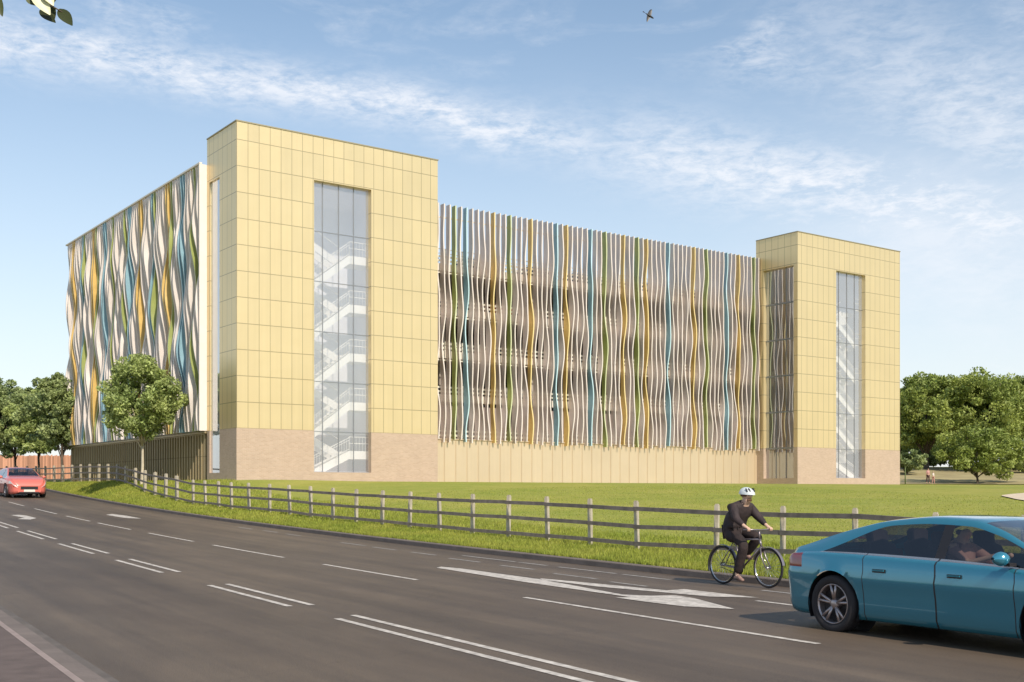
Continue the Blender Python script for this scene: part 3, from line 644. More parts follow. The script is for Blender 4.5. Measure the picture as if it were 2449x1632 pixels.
# ground floor cladding, front and side
f = MB(); f.box(13.58, 48.16, 4.36, 4.50, -1.2, 2.96)
for i in range(37): f.box(14.05 + i * 0.94 - 0.02, 14.05 + i * 0.94 + 0.02, 4.325, 4.358, -1.0, 2.9)
f.box(13.58, 48.16, 4.30, 4.52, 2.962, 3.03)
f.build('front_cladding', M['cream_clad'], bld)
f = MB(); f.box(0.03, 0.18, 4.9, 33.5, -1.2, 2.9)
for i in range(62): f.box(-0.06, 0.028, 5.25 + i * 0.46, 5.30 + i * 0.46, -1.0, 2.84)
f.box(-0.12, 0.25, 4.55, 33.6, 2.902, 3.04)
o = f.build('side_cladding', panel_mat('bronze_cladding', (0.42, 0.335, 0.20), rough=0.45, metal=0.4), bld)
f = MB(); f.box(0.0, 0.2, 4.475, 4.62, 3.05, 19.05); f.box(-0.47, -0.005, 4.50, 4.62, 3.05, 19.05); o = f.build('end_panel', M['white'], bld)
f = MB(); f.box(0.12, 0.22, 4.625, 33.4, 3.05, 18.6); f.box(0.12, 13.5, 33.41, 33.5, 3.05, 18.6); f.build('side_screen_wall', M['white'], bld)
f = MB(); f.box(-0.47, -0.30, 4.50, 33.4, 19.06, 19.16); f.build('side_coping', M['white'], bld)
f = MB(); f.box(0.0, 0.1, 4.63, 33.4, 18.7, 18.8); f.box(0.0, 0.1, 4.63, 33.4, 11, 11.08); f.build('fin_rail', M['steel'], bld)
f = MB()
for z in (3.2, 8.4, 11.4, 14.4, 18.2): f.box(13.6, 48.15, 4.52, 4.58, z, z + 0.08)
f.build('fin_rail', M['steel'], bld)

# fins: straight back edge, front edge sways; colour per fin
KIND = {'w': ('fin_white', 'edge_white', None), 'g': ('fin_green', 'edge_green', 'green'), 'b': ('fin_blue', 'edge_blue', 'blue'), 'y': ('fin_gold', 'edge_gold', 'golden yellow')}
ZB, ZT = 2.98, 19.05
def fin(mb, base, along, outw, depth, sway, twist, ph1, ph2, ph3, z_b=ZB, z_t=ZT, n=46, amp=1.0, dv=0.16, dw=2.0):
    """outw: unit 2D vector pointing out of the facade, along: unit 2D vector along it"""
    L_, R_, LB, RB = [], [], [], []
    for i in range(n + 1):
        k = i / n; z = z_b + (z_t - z_b) * k
        a = amp * (0.125 * math.sin(2 * PI * k * 2.3 + ph1) + 0.075 * math.sin(2 * PI * k * 4.1 + ph2))
        env = min(1, (1 - k) * 4 + 0.15) * min(1, k * 5 + 0.35) * (1.25 - 0.6 * k)
        a *= env
        bk_ = 0.35 * a
        fx = np.array(base) + np.array(along) * a + np.array(outw) * depth * (1 + dv * min(1, (1 - k) * 6) * min(1, k * 8 + 0.3) * math.sin(2 * PI * k * dw + ph3))
        bx_ = np.array(base) + np.array(along) * bk_
        tf = 0.045; tb = 0.025
        L_.append((*(fx - np.array(along) * tf), z)); R_.append((*(fx + np.array(along) * tf), z))
        LB.append((*(bx_ - np.array(along) * tb), z)); RB.append((*(bx_ + np.array(along) * tb), z))
    mb.grid([LB, L_], 0, True); mb.grid([L_, R_], 1, True); mb.grid([R_, RB], 0, True); mb.grid([RB, LB], 0, True)
    for i in (0, n): mb.poly([L_[i], R_[i], RB[i], LB[i]], 1)
zoomA = [(235, 'w'), (300, 'w'), (370, 'g'), (440, 'w'), (505, 'b'), (575, 'w'), (640, 'w'), (710, 'w'), (775, 'y'), (840, 'w'), (905, 'w'), (970, 'g'), (1035, 'w'), (1100, 'w'), (1160, 'y'), (1475, 'b'), (1540, 'y'), (1830, 'b'), (1950, 'g'), (2165, 'y')]
zoomB = [(155, 'y'), (235, 'g'), (315, 'y'), (465, 'b'), (660, 'y'), (765, 'g'), (910, 'b'), (1005, 'y'), (1115, 'g')]
cols = [(1000 + x / 4.356, c) for x, c in zoomA if c != 'w'] + [(1450 + x / 3.137, c) for x, c in zoomB]
FQ = 4.46; FD = 0.48; SP = 0.468
def p_of_col(px, q=4.0):
    k = (px - CXP) / FP; O = BW(0, q); return (k * O[1] - O[0]) / (E1[0] - k * E1[1])
nf = int((48.05 - 13.75) / SP)
kinds = ['w'] * (nf + 1)
for px, c in cols:
    i = round((p_of_col(px) - 13.82) / SP)
    if 0 <= i <= nf: kinds[i] = c
for i, c in ((1, 'b'), (3, 'y')): kinds[i] = c
rnd = random.Random(3)
for i in range(nf + 1):
    mb = MB(); p = 13.82 + i * SP
    ph1 = 0.9 * math.sin(i * 0.55) * 1.6 + rnd.uniform(-0.9, 0.9); ph2 = rnd.uniform(0, 6.28); ph3 = rnd.uniform(0, 6.28)
    if p < 48.06:
        fin(mb, (p, FQ), (1, 0), (0, -1), FD, 0, 0, ph1, ph2, ph3, z_b=ZB + rnd.choice((0, 0, -0.16, -0.22)), amp=0.72)
        k = KIND[kinds[i]]; o = mb.build('fin', [M[k[0]], M[k[1]]], bld)
        if k[2]: o['label'] = k[2] + ' fin of the front screen'
NS = 100 - (nf + 1)
pat = ['w', 'w', 'g', 'w', 'w', 'w', 'b', 'b', 'w', 'w', 'w', 'g', 'y', 'y', 'w', 'w', 'w', 'w', 'g', 'b', 'w', 'w', 'w', 'w', 'y', 'y', 'w', 'w', 'w', 'b', 'b', 'w', 'g', 'w', 'w', 'w']
ns_tot = int((33.3 - 4.75) / 0.44); far = MB()
for i in range(ns_tot + 1):
    q = 4.80 + i * 0.44; c = pat[i % len(pat)]
    ph1 = 1.5 * math.sin(i * 0.31) + 1.9 * math.sin(i * 0.13 + 1) + rnd.uniform(-0.35, 0.35)
    a = (far if i >= NS else MB()); st0 = len(a.m)
    ph3 = PI * ((i // 3) % 2) + 0.3 * (i % 3) + 1.7 * math.sin(i * 0.37) + 1.3 * math.sin(i * 0.11 + 1) + rnd.uniform(-0.55, 0.55); ph1 = ph3 * 0.6 + 0.9 * math.sin(i * 0.3)
    fin(a, (0.0, q), (0, 1), (-1, 0), 0.42, 0, 0, ph1, 1.3 * math.sin(i * 0.45), ph3, z_b=ZB + 0.08, amp=1.2, dv=0.38 + 0.06 * math.sin(i), dw=2.3 + 0.35 * math.sin(i * 0.23))
    k = KIND[c]
    if i < NS:
        o = a.build('fin', [M['fin_side'] if c == 'w' else M[k[0]], M[k[1]]], bld)
        if k[2]: o['label'] = k[2] + ' fin of the side screen'
    else:
        off = {'w': 0, 'g': 2, 'b': 4, 'y': 6}[c]
        for j in range(st0, len(a.m)): a.m[j] += off
o = far.build('fin', [M[x] for x in ('fin_side', 'edge_white', 'fin_green', 'edge_green', 'fin_blue', 'edge_blue', 'fin_gold', 'edge_gold')], bld); o['kind'] = 'stuff'

# ------------------------------------------------------------------ post and rail fence
fence = empty('post_and_rail_fence', (posts[25][0], posts[25][1], 0), 0, 'weathered timber post and rail fence with three rails running along the verge', 'fence')
fl = Vector(fence.location)
rnd = random.Random(11)
nrm = Vector((-NV[0], -NV[1], 0))
for (x, y, z, h) in posts:
    mb = MB(); M4 = Matrix.Translation(Vector((x, y, z)) - fl) @ Matrix.Rotation(rnd.uniform(-0.03, 0.03), 4, 'Y') @ Matrix.Rotation(BROT - R(36) + R(59), 4, 'Z')
    k = 0.055 if y < 60 else 0.075
    mb.box(-k, k, -k * 0.8, k * 0.8, -0.5, h - 0.03, 0, M4)
    mb.box(-k * 0.8, k * 0.8, -k * 0.6, k * 0.6, h - 0.03, h, 0, M4)
    mb.build('post', M['wood_post'], fence)
for r_ in (0.83, 0.47, 0.11):
    for i in range(0, len(posts) - 1, 1):
        a = posts[i]; b = posts[i + 1]
        pa = Vector((a[0], a[1], a[2] + a[3] * r_ + rnd.uniform(-0.012, 0.012))) + nrm * 0.085 - fl
        pb = Vector((b[0], b[1], b[2] + b[3] * r_ + rnd.uniform(-0.012, 0.012))) + nrm * 0.085 - fl
        d = pb - pa; ln = d.length; rot = d.to_track_quat('X', 'Z').to_matrix().to_4x4()
        mb = MB(); mb.box(-0.02, ln + 0.02, -0.022, 0.022, -0.048, 0.048, 0, Matrix.Translation(pa) @ rot)
        if 5 <= i < 38: mb.build('rail', M['wood_rail'], fence)
        else:
            mb2 = globals().setdefault('_farrail', MB()); off = len(mb2.v)
            mb2.v += mb.v; mb2.f += [tuple(k + off for k in ff) for ff in mb.f]; mb2.m += mb.m; mb2.smooth += mb.smooth
o = globals()['_farrail'].build('rail', M['wood_rail'], fence); o['kind'] = 'stuff'

# ------------------------------------------------------------------ trees
def leaf_cloud(centers, rads, per, size, rng, flat=1.0):
    n = len(centers) * per
    c = np.repeat(np.array(centers), per, 0); r = np.repeat(np.array(rads), per)
    d = rng.normal(size=(n, 3)); d /= np.linalg.norm(d, axis=1)[:, None]
    rr = r * rng.uniform(0.25, 1, n) ** 0.5
    p = c + d * rr[:, None] * np.array([1, 1, flat])
    a = rng.normal(size=(n, 3)); a /= np.linalg.norm(a, axis=1)[:, None]
    b = np.cross(a, rng.normal(size=(n, 3))); b /= np.linalg.norm(b, axis=1)[:, None]
    sz = size * rng.uniform(0.6, 1.3, n)[:, None]
    V = np.stack([p - a * sz, p + b * sz * 0.5, p + a * sz, p - b * sz * 0.5], 1).reshape(-1, 3)
    F = np.arange(n * 4).reshape(-1, 4); return V, F
def tree(x, y, H_, trunk_h, rx, rz, label, group, nclump=90, per=110, leaf=0.12, mt='leaf', bark='bark', seed=1, shape='oval', tr=0.16, lean=(0, 0), cat='tree', zoff=0, lobe=0.42):
    rng = np.random.default_rng(seed); z = gzs(x, y) + zoff
    root = empty('tree', (x, y, z), 0, label, cat, group)
    cz = trunk_h + (H_ - trunk_h) / 2
    cen, rad = [], []
    ext = np.array([rx, rx, (H_ - trunk_h) / 2])
    lob = []
    for i in range(9):
        th = rng.uniform(0, 2 * PI); ph = rng.uniform(-0.7, 1.0)
        lob.append((np.array([math.cos(th) * math.cos(ph), math.sin(th) * math.cos(ph), math.sin(ph)]), rng.uniform(0.10, lobe)))
    while len(cen) < nclump:
        d = rng.normal(size=3); d /= np.linalg.norm(d)
        rr = rng.uniform(0.15, 1) ** 0.45
        k = 0.70 + (0.42 - lobe) * 0.4
        for ld, la in lob: k += la * max(0, (d @ ld - 0.6) / 0.4)
        k += rng.uniform(-0.09, 0.07)
        taper = 1.0
        if shape == 'egg': taper = 1.0 - 0.42 * max(0, d[2]) - 0.05
        p = d * rr * k * ext; p[0] *= taper; p[1] *= taper
        cen.append(p + np.array([lean[0], lean[1], cz])); rad.append(rx * rng.uniform(0.09, 0.21))
    V, F = leaf_cloud(cen, rad, per, leaf, rng, 0.8)
    cr = bpy.data.objects.new('crown', fast_mesh('crown', V, F, M[mt])); C.objects.link(cr); cr.parent = root
    tk = MB()
    lx, ly = lean
    top = (lx, ly, cz + 0.1)
    tk.tube([(0, 0, -0.4), (0.02, 0, 0.05), (lx * .35 + .05, ly * .4, trunk_h * 0.5), (lx * .8, ly * .8, trunk_h), top], [tr * 1.5, tr * 1.1, tr * 0.85, tr * 0.7, tr * 0.3], 10)
    for i in range(10):
        c = cen[int(rng.integers(len(cen)))]; st = np.array([lx * .8, ly * .8, trunk_h * rng.uniform(0.85, 1.2)])
        mid = (st + c) / 2 + np.array([0, 0, 0.15 * rx]); tk.tube([tuple(st), tuple(mid), tuple(c)], [tr * 0.38, tr * 0.25, tr * 0.08], 6)
    tk.build('trunk', M[bark], root)
    return root
def col_xy(px, Y): return ((px - CXP) / FP * Y, Y)
x, y = col_xy(338, 70.5)
zb_ = gzs(x, y)
tree(x, y, EYE + (VHP - 846) * y / FP - zb_, 2.3, 3.15, 0, 'young street tree with pale slim trunk and broad crown in front of the side fins', 'young trees by the fence', nclump=170, per=150, leaf=0.11, mt='leaf', bark='bark_pale', seed=5, lobe=0.36, shape='egg', tr=0.10, lean=(0.1, 0))
for px, Y, yt, rx, lab, sd, mt in [(148, 93, 890, 3.3, 'dense dark tree directly left of the building corner, tallest of its cluster', 8, 'leaf_dark'), (36, 106, 912, 3.7, 'dark tree above the red car on a dark thin trunk', 19, 'leaf_dark'),
                       (92, 101, 925, 3.2, 'tree filling the gap between the two dark trees at the left', 12, 'leaf'), (-26, 107, 905, 3.9, 'tree cut by the left edge of the picture', 10, 'leaf_dark')]:
    x, y = col_xy(px, Y); z = gzs(x, y); hb_ = EYE + (VHP - 1098) * y / FP - z
    tree(x, y, EYE + (VHP - yt) * Y / FP - z, max(0.8, hb_), rx, 0, lab, 'young trees by the fence', nclump=150, per=150, leaf=0.15, mt=mt, seed=sd, shape='egg' if px != 92 else 'oval', tr=0.13)
G = 'big trees right of the building'
for px, Y, ytop, rx, lab, sd in [(2215, 150, 866, 5.6, 'tall rounded broadleaf tree right beside the right hand tower', 21), (2360, 146, 880, 7.0, 'broadest sunlit broadleaf tree at the right', 22), (2475, 152, 874, 6.0, 'broadleaf tree cut by the right edge of the picture', 23),
                                 (2160, 165, 930, 6.0, 'dark green tree half hidden behind the right hand tower', 24), (2290, 168, 905, 7.0, 'shaded tree seen between the two big crowns at the right', 25)]:
    x, y = col_xy(px, Y); zz = gzs(x, y)
    tree(x, y, EYE + (VHP - ytop) * Y / FP - zz, 1.6, rx, 0, lab, G, nclump=230, per=170, leaf=0.21, mt='leaf_far', seed=sd, tr=0.35)
x, y = col_xy(2337, 122); tree(x, y, EYE + (VHP - 1022) * y / FP - gzs(x, y), 0.7, 4.7, 0, 'low bushy pale green tree in front of the big trees at the right', G, nclump=130, per=130, leaf=0.17, mt='leaf_far', seed=31, tr=0.14)
for i, (px, Y, yt, rx, lab) in enumerate([(2170, 140, 1075, 2.6, 'dark shrub beside the right hand tower'), (2215, 158, 1070, 3.4, 'dark shrub behind the two walkers'), (2270, 160, 1062, 3.6, 'dark shrub left of the low bushy tree'), (2395, 150, 1060, 4.0, 'dark shrub right of the low bushy tree'), (2450, 140, 1075, 3.4, 'dark shrub at the right picture edge')]):
    x, y = col_xy(px, Y); tree(x, y, max(2.0, EYE + (VHP - yt) * Y / FP - gzs(x, y)), 0.1, rx, 0, lab, 'shrubs under the big trees', nclump=50, per=110, leaf=0.22, mt='leaf_dark', seed=40 + i, tr=0.06, cat='shrub')

# pinkish timber board fence far left
bf = empty('board_fence', (*col_xy(60, 118), 0), 0, 'pinkish vertical board fence behind the trees at the far left', 'fence')
mb = MB(); xa, ya = col_xy(-60, 122); xb, yb = col_xy(176, 114); n = 64
for i in range(n):
    k = i / n; X_ = xa + (xb - xa) * k - bf.location.x; Y_ = ya + (yb - ya) * k - bf.location.y; z = gzs(xa + (xb - xa) * k, ya + (yb - ya) * k)
    top = EYE + (VHP - 1090) * (ya + (yb - ya) * k) / FP + random.uniform(-0.05, 0.08)
    mb.box(X_, X_ + 0.155, Y_, Y_ + 0.03, z - 0.3, top)
mb.build('boards', mat('board_wood', (0.60, 0.31, 0.20), 0.8, island=0.3), bf)
mb = MB()
for hh in (0.35, 1.4):
    mb.box(xa - bf.location.x, xb - bf.location.x, 1.0, 1.04, 2.6 + hh, 2.7 + hh)
# light path patch at right
pth = MB(); P = []
def lawn_pt(px, py):
    a = (px - CXP) / FP; b = (py - VHP) / FP; Ys = np.arange(24, 160, 0.25)
    g = EYE - b * Ys - gz(a * Ys, Ys); k = int(np.argmax(g <= 0)); return a * Ys[k], Ys[k]
for px, ya, yb in [(2396, 1187, 1188.5), (2412, 1184.5, 1192), (2430, 1183, 1196.5), (2449, 1181.5, 1199.5), (2480, 1180.5, 1204), (2520, 1180.5, 1210), (2620, 1181, 1220), (2800, 1182, 1232), (3000, 1184, 1245)]:
    A_ = lawn_pt(px, yb); B_ = lawn_pt(px, ya); row = []
    for m in range(7):
        x = A_[0] + (B_[0] - A_[0]) * m / 6; yy = A_[1] + (B_[1] - A_[1]) * m / 6; row.append((x, yy, gzs(x, yy) + 0.04))
    P.append(row)
pth.grid(P, 0, True); o = pth.build('path', mat('gravel_path', (0.62, 0.50, 0.36), 0.9, var=0.1)); o['kind'] = 'structure'
# bare earth rise below the big trees
def earth():
    xs = np.linspace(38, 84, 24); ys = np.linspace(119, 158, 24); mb = MB(); P = []
    for x in xs: P.append([(x, yy, gzs(x, yy) + 0.06) for yy in ys])
    mb.grid(P, 0, True); o = mb.build('bare_earth', mat('dry_earth', (0.30, 0.24, 0.12), 0.95, col2=(0.42, 0.35, 0.17), vscale=0.25)); o['kind'] = 'structure'
earth()
# thin green post beside the tower
x, y = col_xy(2165, 118); z = gzs(x, y)
mb = MB(); mb.tube([(0, 0, -0.3), (0, 0, 1.75)], 0.06, 8); mb.tube([(0, 0, 1.75), (0, 0, 1.82)], [0.075, 0.02], 8); o = mb.build('marker_post', mat('post_green', (0.10, 0.13, 0.04), 0.7)); o.location = (x, y, z)
tag(o, 'thin dark green post on the grass just right of the right hand tower', 'post')

# grass blades on the verge and nearer lawn
def blades(n, s0, s1, t0_, t1_, hgt, wid, rng):
    s = rng.uniform(s0, s1, n); t = t0_ + (t1_ - t0_) * rng.uniform(0, 1, n) ** 1.6
    X = U[0] * s + NV[0] * t; Y = U[1] * s + NV[1] * t; Z = gz(X, Y)
    a = rng.uniform(0, 2 * PI, n); h = hgt * rng.uniform(0.5, 1.3, n); l = rng.uniform(-0.5, 0.5, (n, 2)) * h[:, None]
    dx = np.cos(a) * wid; dy = np.sin(a) * wid
    V = np.stack([np.stack([X - dx, Y - dy, Z - 0.01], -1), np.stack([X + dx, Y + dy, Z - 0.01], -1), np.stack([X + l[:, 0], Y + l[:, 1], Z + h], -1)], 1).reshape(-1, 3)
    return V
rng = np.random.default_rng(4)
V = np.concatenate([blades(90000, 4, 40, KT + 0.16, KT + 5.5, 0.085, 0.010, rng), blades(70000, 40, 100, KT + 0.16, KT + 5.5, 0.10, 0.018, rng), blades(70000, -6, 50, KT + 4.5, KT + 30, 0.035, 0.016, rng)])
me = fast_mesh('grass', V, np.arange(len(V)).reshape(-1, 3), M['blade'], 3); o = bpy.data.objects.new('grass', me); C.objects.link(o)
tag(o, 'short grass growing on the verge and lawn along the fence', 'grass', kind='stuff')

# ------------------------------------------------------------------ cars
def crom(pts, x):
    xs = [p[0] for p in pts]; ys = [p[1] for p in pts]
    if x <= xs[0]: return ys[0]
    if x >= xs[-1]: return ys[-1]
    i = max(k for k in range(len(xs) - 1) if xs[k] <= x)
    t = (x - xs[i]) / (xs[i + 1] - xs[i])
    def sl(k):
        if k <= 0 or k >= len(xs) - 1: j = min(max(k, 0), len(xs) - 2) if k <= 0 else len(xs) - 2; return (ys[j + 1] - ys[j]) / (xs[j + 1] - xs[j])
        a = (ys[k] - ys[k - 1]) / (xs[k] - xs[k - 1]); b = (ys[k + 1] - ys[k]) / (xs[k + 1] - xs[k])
        return 0 if a * b <= 0 else 2 * a * b / (a + b)
    h = xs[i + 1] - xs[i]; m0, m1 = sl(i) * h, sl(i + 1) * h
    return (2 * t ** 3 - 3 * t ** 2 + 1) * ys[i] + (t ** 3 - 2 * t ** 2 + t) * m0 + (-2 * t ** 3 + 3 * t ** 2) * ys[i + 1] + (t ** 3 - t ** 2) * m1
M['rim'] = mat('alloy_rim', (0.42, 0.36, 0.35), 0.35, 0.8)
M['carglass'] = glass('car_glass', (0.50, 0.50, 0.50), 0.09)
M['carint'] = mat('car_interior', (0.035, 0.025, 0.03), 0.8)
M['lamp_red'] = mat('tail_lamp', (0.25, 0.02, 0.02), 0.2, coat=1)
M['lamp_white'] = mat('head_lamp', (0.6, 0.55, 0.5), 0.15, 0.3, coat=1)
M['chrome'] = mat('chrome', (0.7, 0.66, 0.62), 0.2, 0.9)
M['plate'] = mat('number_plate', (0.75, 0.70, 0.62), 0.5)
FAST = dict(L=4.855, x0=0.0575, W=0.955, wheels=(-1.46, 1.45), r=0.345,
            zc=[(-2.37, 0.80), (-2.32, 0.93), (-2.20, 0.985), (-1.95, 1.06), (-1.4, 1.24), (-0.8, 1.375), (-0.2, 1.42), (0.25, 1.405), (0.62, 1.31), (1.0, 1.14), (1.32, 0.985), (1.7, 0.92), (2.1, 0.84), (2.35, 0.73), (2.485, 0.60)],
            zb=[(-2.37, 0.72), (-2.32, 0.86), (-2.15, 0.93), (-1.6, 0.955), (-0.8, 0.945), (0.3, 0.92), (1.2, 0.885), (1.7, 0.84), (2.1, 0.76), (2.35, 0.66), (2.485, 0.54)],
            wy=[(-2.37, 0.66), (-2.32, 0.80), (-2.18, 0.90), (-1.5, 0.955), (0, 0.945), (1.4, 0.945), (2.0, 0.90), (2.3, 0.80), (2.42, 0.69), (2.485, 0.52)],
            win=(-1.66, 1.17), taper=(-1.68, -0.75), ws=(0.42, 1.22), rw=(-2.0, -0.95), seams=(-0.98, 0.02, 1.0))
SEDAN = dict({k_: v_ for k_, v_ in FAST.items() if k_ not in ('taper', 'x0')}, L=4.6,
            zc=[(-2.3, 0.85), (-2.2, 1.0), (-1.95, 1.07), (-1.5, 1.15), (-1.0, 1.36), (-0.5, 1.46), (0.1, 1.47), (0.45, 1.40), (0.8, 1.24), (1.15, 1.06), (1.6, 1.0), (2.0, 0.90), (2.2, 0.76), (2.3, 0.60)],
            zb=[(-2.3, 0.78), (-2.2, 0.93), (-1.5, 0.99), (0.3, 0.96), (1.15, 0.96), (1.6, 0.92), (2.0, 0.82), (2.2, 0.68), (2.3, 0.52)],
            wy=[(-2.3, 0.66), (-2.22, 0.82), (-2.0, 0.89), (-1.3, 0.92), (0, 0.92), (1.35, 0.92), (1.9, 0.88), (2.15, 0.80), (2.25, 0.72), (2.3, 0.58)],
            wheels=(-1.33, 1.36), r=0.33, win=(-1.5, 1.02), ws=(0.30, 1.12), rw=(-1.45, -0.8), seams=(-0.85, 0.1, 0.98))
def make_car(D, paint, label, cat, group=None, name='car', detail=True):
    root = empty(name, (0, 0, 0), 0, label, cat, group)
    Lh = D['L'] / 2; nx = 112 if detail else 46
    x0 = D.get('x0', 0.0); xs = list(np.linspace(x0 - Lh, x0 + Lh, nx))
    for s_ in D['seams']: xs += [s_ - 0.006, s_ + 0.006]
    xs = sorted(xs); xs = [x for i, x in enumerate(xs) if i == 0 or x - xs[i - 1] > 0.004]
    fr = [0.0, 0.05, 0.22, 0.42, 0.62, 0.80, 0.90]
    rows = []
    for x in xs:
        zc = crom(D['zc'], x); zb = crom(D['zb'], x); wy = crom(D['wy'], x); h = max(zc - zb, 0.02)
        e_ = max(0, abs(x - x0) - (Lh - 0.35)) / 0.35; zl = 0.19 + 0.10 * e_ ** 2
        sec = [(wy * 0.72, zl - 0.02), (wy * 0.91, zl), (wy * 0.952, zl + 0.08), (wy * 0.962, 0.40), (wy * 0.972, 0.50), (wy * 0.992, 0.60), (wy * 1.004, 0.69), (wy * 0.985, min(0.76, zb - 0.06)), (wy * 0.985, zb - 0.045 if zb - 0.045 > 0.77 else zb - 0.03), (wy * 0.955, zb - 0.008)]
        zz = [p[1] for p in sec]
        for i in range(1, len(zz)): zz[i] = max(zz[i], zz[i - 1] + 0.004)
        zz = [min(z, zb - 0.008) for z in zz]
        sec = [(p[0], z) for p, z in zip(sec, zz)]
        wb = wy * 0.92
        if 'taper' in D:
            ta, tb_ = D['taper']; kk = min(1, max(0, (x - ta) / (tb_ - ta))); ft = 0.06 + 0.74 * (1 - (1 - kk) ** 1.7); fx_ = [0, 0.05] + [0.05 + (ft - 0.05) * q_ for q_ in (0.25, 0.5, 0.75, 1.0)] + [0.90]
        else: fx_ = fr
        for f_ in fx_: sec.append((wb - f_ * h * 0.50 - (0.02 if f_ > 0.03 else 0), zb + f_ * h))
        ye = wb - 0.90 * h * 0.50 - 0.02
        sec += [(ye * 0.93, zb + h * 0.945), (ye * 0.80, zb + h * 0.972), (ye * 0.55, zb + h * 0.988), (ye * 0.28, zb + h * 0.997), (0.0, zc)]
        rows.append(sec)
    nr = len(rows[0]); IB = 10                     # row index of belt
    body, wsg, rwg = MB(), MB(), MB(); win = {1: MB(), -1: MB()}; hl = {1: MB(), -1: MB()}; tl = {1: MB(), -1: MB()}
    Ra = D['r'] + 0.055
    def inside(x, z):
        return any((x - wx) ** 2 + (z - D['r']) ** 2 < Ra * Ra for wx in D['wheels'])
    def snap(x, z):
        for wx in D['wheels']:
            dx, dz = x - wx, z - D['r']; d = math.hypot(dx, dz)
            if d < Ra: k = Ra / max(d, 1e-4); return wx + dx * k, D['r'] + dz * k
        return x, z
    targets = {}
    def idx(mb, i, j, sd):
        key = (id(mb), i, j, sd)
        if key not in targets:
            y, z = rows[i][j]; x = xs[i]
            if j < 9 : x2, z2 = snap(x, z); x, z = x2, z2
            mb.v.append((x, y * sd, z)); targets[key] = len(mb.v) - 1
        return targets[key]
    for i in range(len(xs) - 1):
        xm = (xs[i] + xs[i + 1]) / 2; thin = xs[i + 1] - xs[i] < 0.014
        for j in range(nr - 1):
            if j < 9 and all(inside(xs[a], rows[a][b][1]) for a in (i, i + 1) for b in (j, j + 1)): continue
            zc = crom(D['zc'], xm); zb = crom(D['zb'], xm); h = zc - zb
            tgt, m_ = body, 0
            if IB + 1 <= j < IB + 5 and D['win'][0] < xm < D['win'][1] and h > 0.085:
                tgt = win
                if abs(xm - D['seams'][1]) < 0.05: tgt, m_ = body, 1
            elif j >= IB + 7 and D['ws'][0] < xm < D['ws'][1]: tgt = wsg
            elif j >= IB + 7 and D['rw'][0] < xm < D['rw'][1]: tgt = rwg
            elif thin and 1 <= j < IB + 1: m_ = 1
            elif 6 <= j <= 8 and xm - x0 > Lh - 0.42: tgt = hl
            elif 7 <= j <= 8 and xm - x0 < -Lh + 0.40: tgt = tl
            elif j == IB and D['win'][0] - 0.05 < xm < D['win'][1] + 0.03: m_ = 2
            for sd in (1, -1):
                tg_ = tgt[sd] if isinstance(tgt, dict) else tgt
                q = [idx(tg_, i, j, sd), idx(tg_, i + 1, j, sd), idx(tg_, i + 1, j + 1, sd), idx(tg_, i, j + 1, sd)]
                tg_.f.append(tuple(q if sd == -1 else q[::-1])); tg_.m.append(m_); tg_.smooth.append(True)
    for e_, sg in ((0, -1), (len(xs) - 1, 1)):     # closed ends
        P = [(xs[e_], y, z) for y, z in rows[e_]] + [(xs[e_], -y, z) for y, z in rows[e_][::-1][1:]]
        body.poly(P if sg > 0 else P[::-1], 0)
    # floor pan and wheel wells
    body.box(-Lh + 0.3, Lh - 0.3, -0.60, 0.60, 0.18, 0.26, 1)
    b_ = body.build('body', [paint, M['black'], M['chrome']], root, recalc=False)
    for sd in (1, -1): win[sd].build('side_window', M['carglass'], root); hl[sd].build('headlight', M['lamp_white'], root); tl[sd].build('tail_light', M['lamp_red'], root)
    wsg.build('windscreen', M['carglass'], root); rwg.build('rear_window', M['carglass'], root)
    for wx in D['wheels']:
        for sd in (1, -1):
            w_ = MB(); n = 20; P = []
            for k in range(n + 1):
                t = -0.15 * PI + 1.3 * PI * k / n; cx_, cz_ = wx + (Ra + 0.001) * math.cos(t), D['r'] + (Ra + 0.001) * math.sin(t)
                P.append([(cx_, sd * (D['W'] - 0.035), cz_), (cx_, sd * 0.55, cz_)])
            w_.grid(P, 0, True); 
            w_.poly([(wx + Ra * math.cos(2 * PI * k / n), sd * 0.56, D['r'] + Ra * math.sin(2 * PI * k / n)) for k in range(n)], 0); w_.build('wheel_arch', M['black'], root)
    # front: grille, plate; rear plate
    g = MB(); xf = Lh + 0.004 + x0
    g.box(xf - 0.02, xf + 0.012, -0.40, 0.40, 0.42, 0.56); g.build('grille', M['black'], root)
    g = MB(); g.box(xf + 0.013, xf + 0.022, -0.26, 0.26, 0.30, 0.41); g.build('number_plate', M['plate'], root)
    xr_ = Lh + 0.004 - x0; g = MB(); g.box(-xr_ - 0.012, -xr_ + 0.01, -0.26, 0.26, 0.60, 0.71); g.build('number_plate', M['plate'], root)
    g = MB(); g.box(xf - 0.05, xf + 0.008, -0.46, 0.46, 0.23, 0.295); g.build('bumper_intake', M['black'], root)
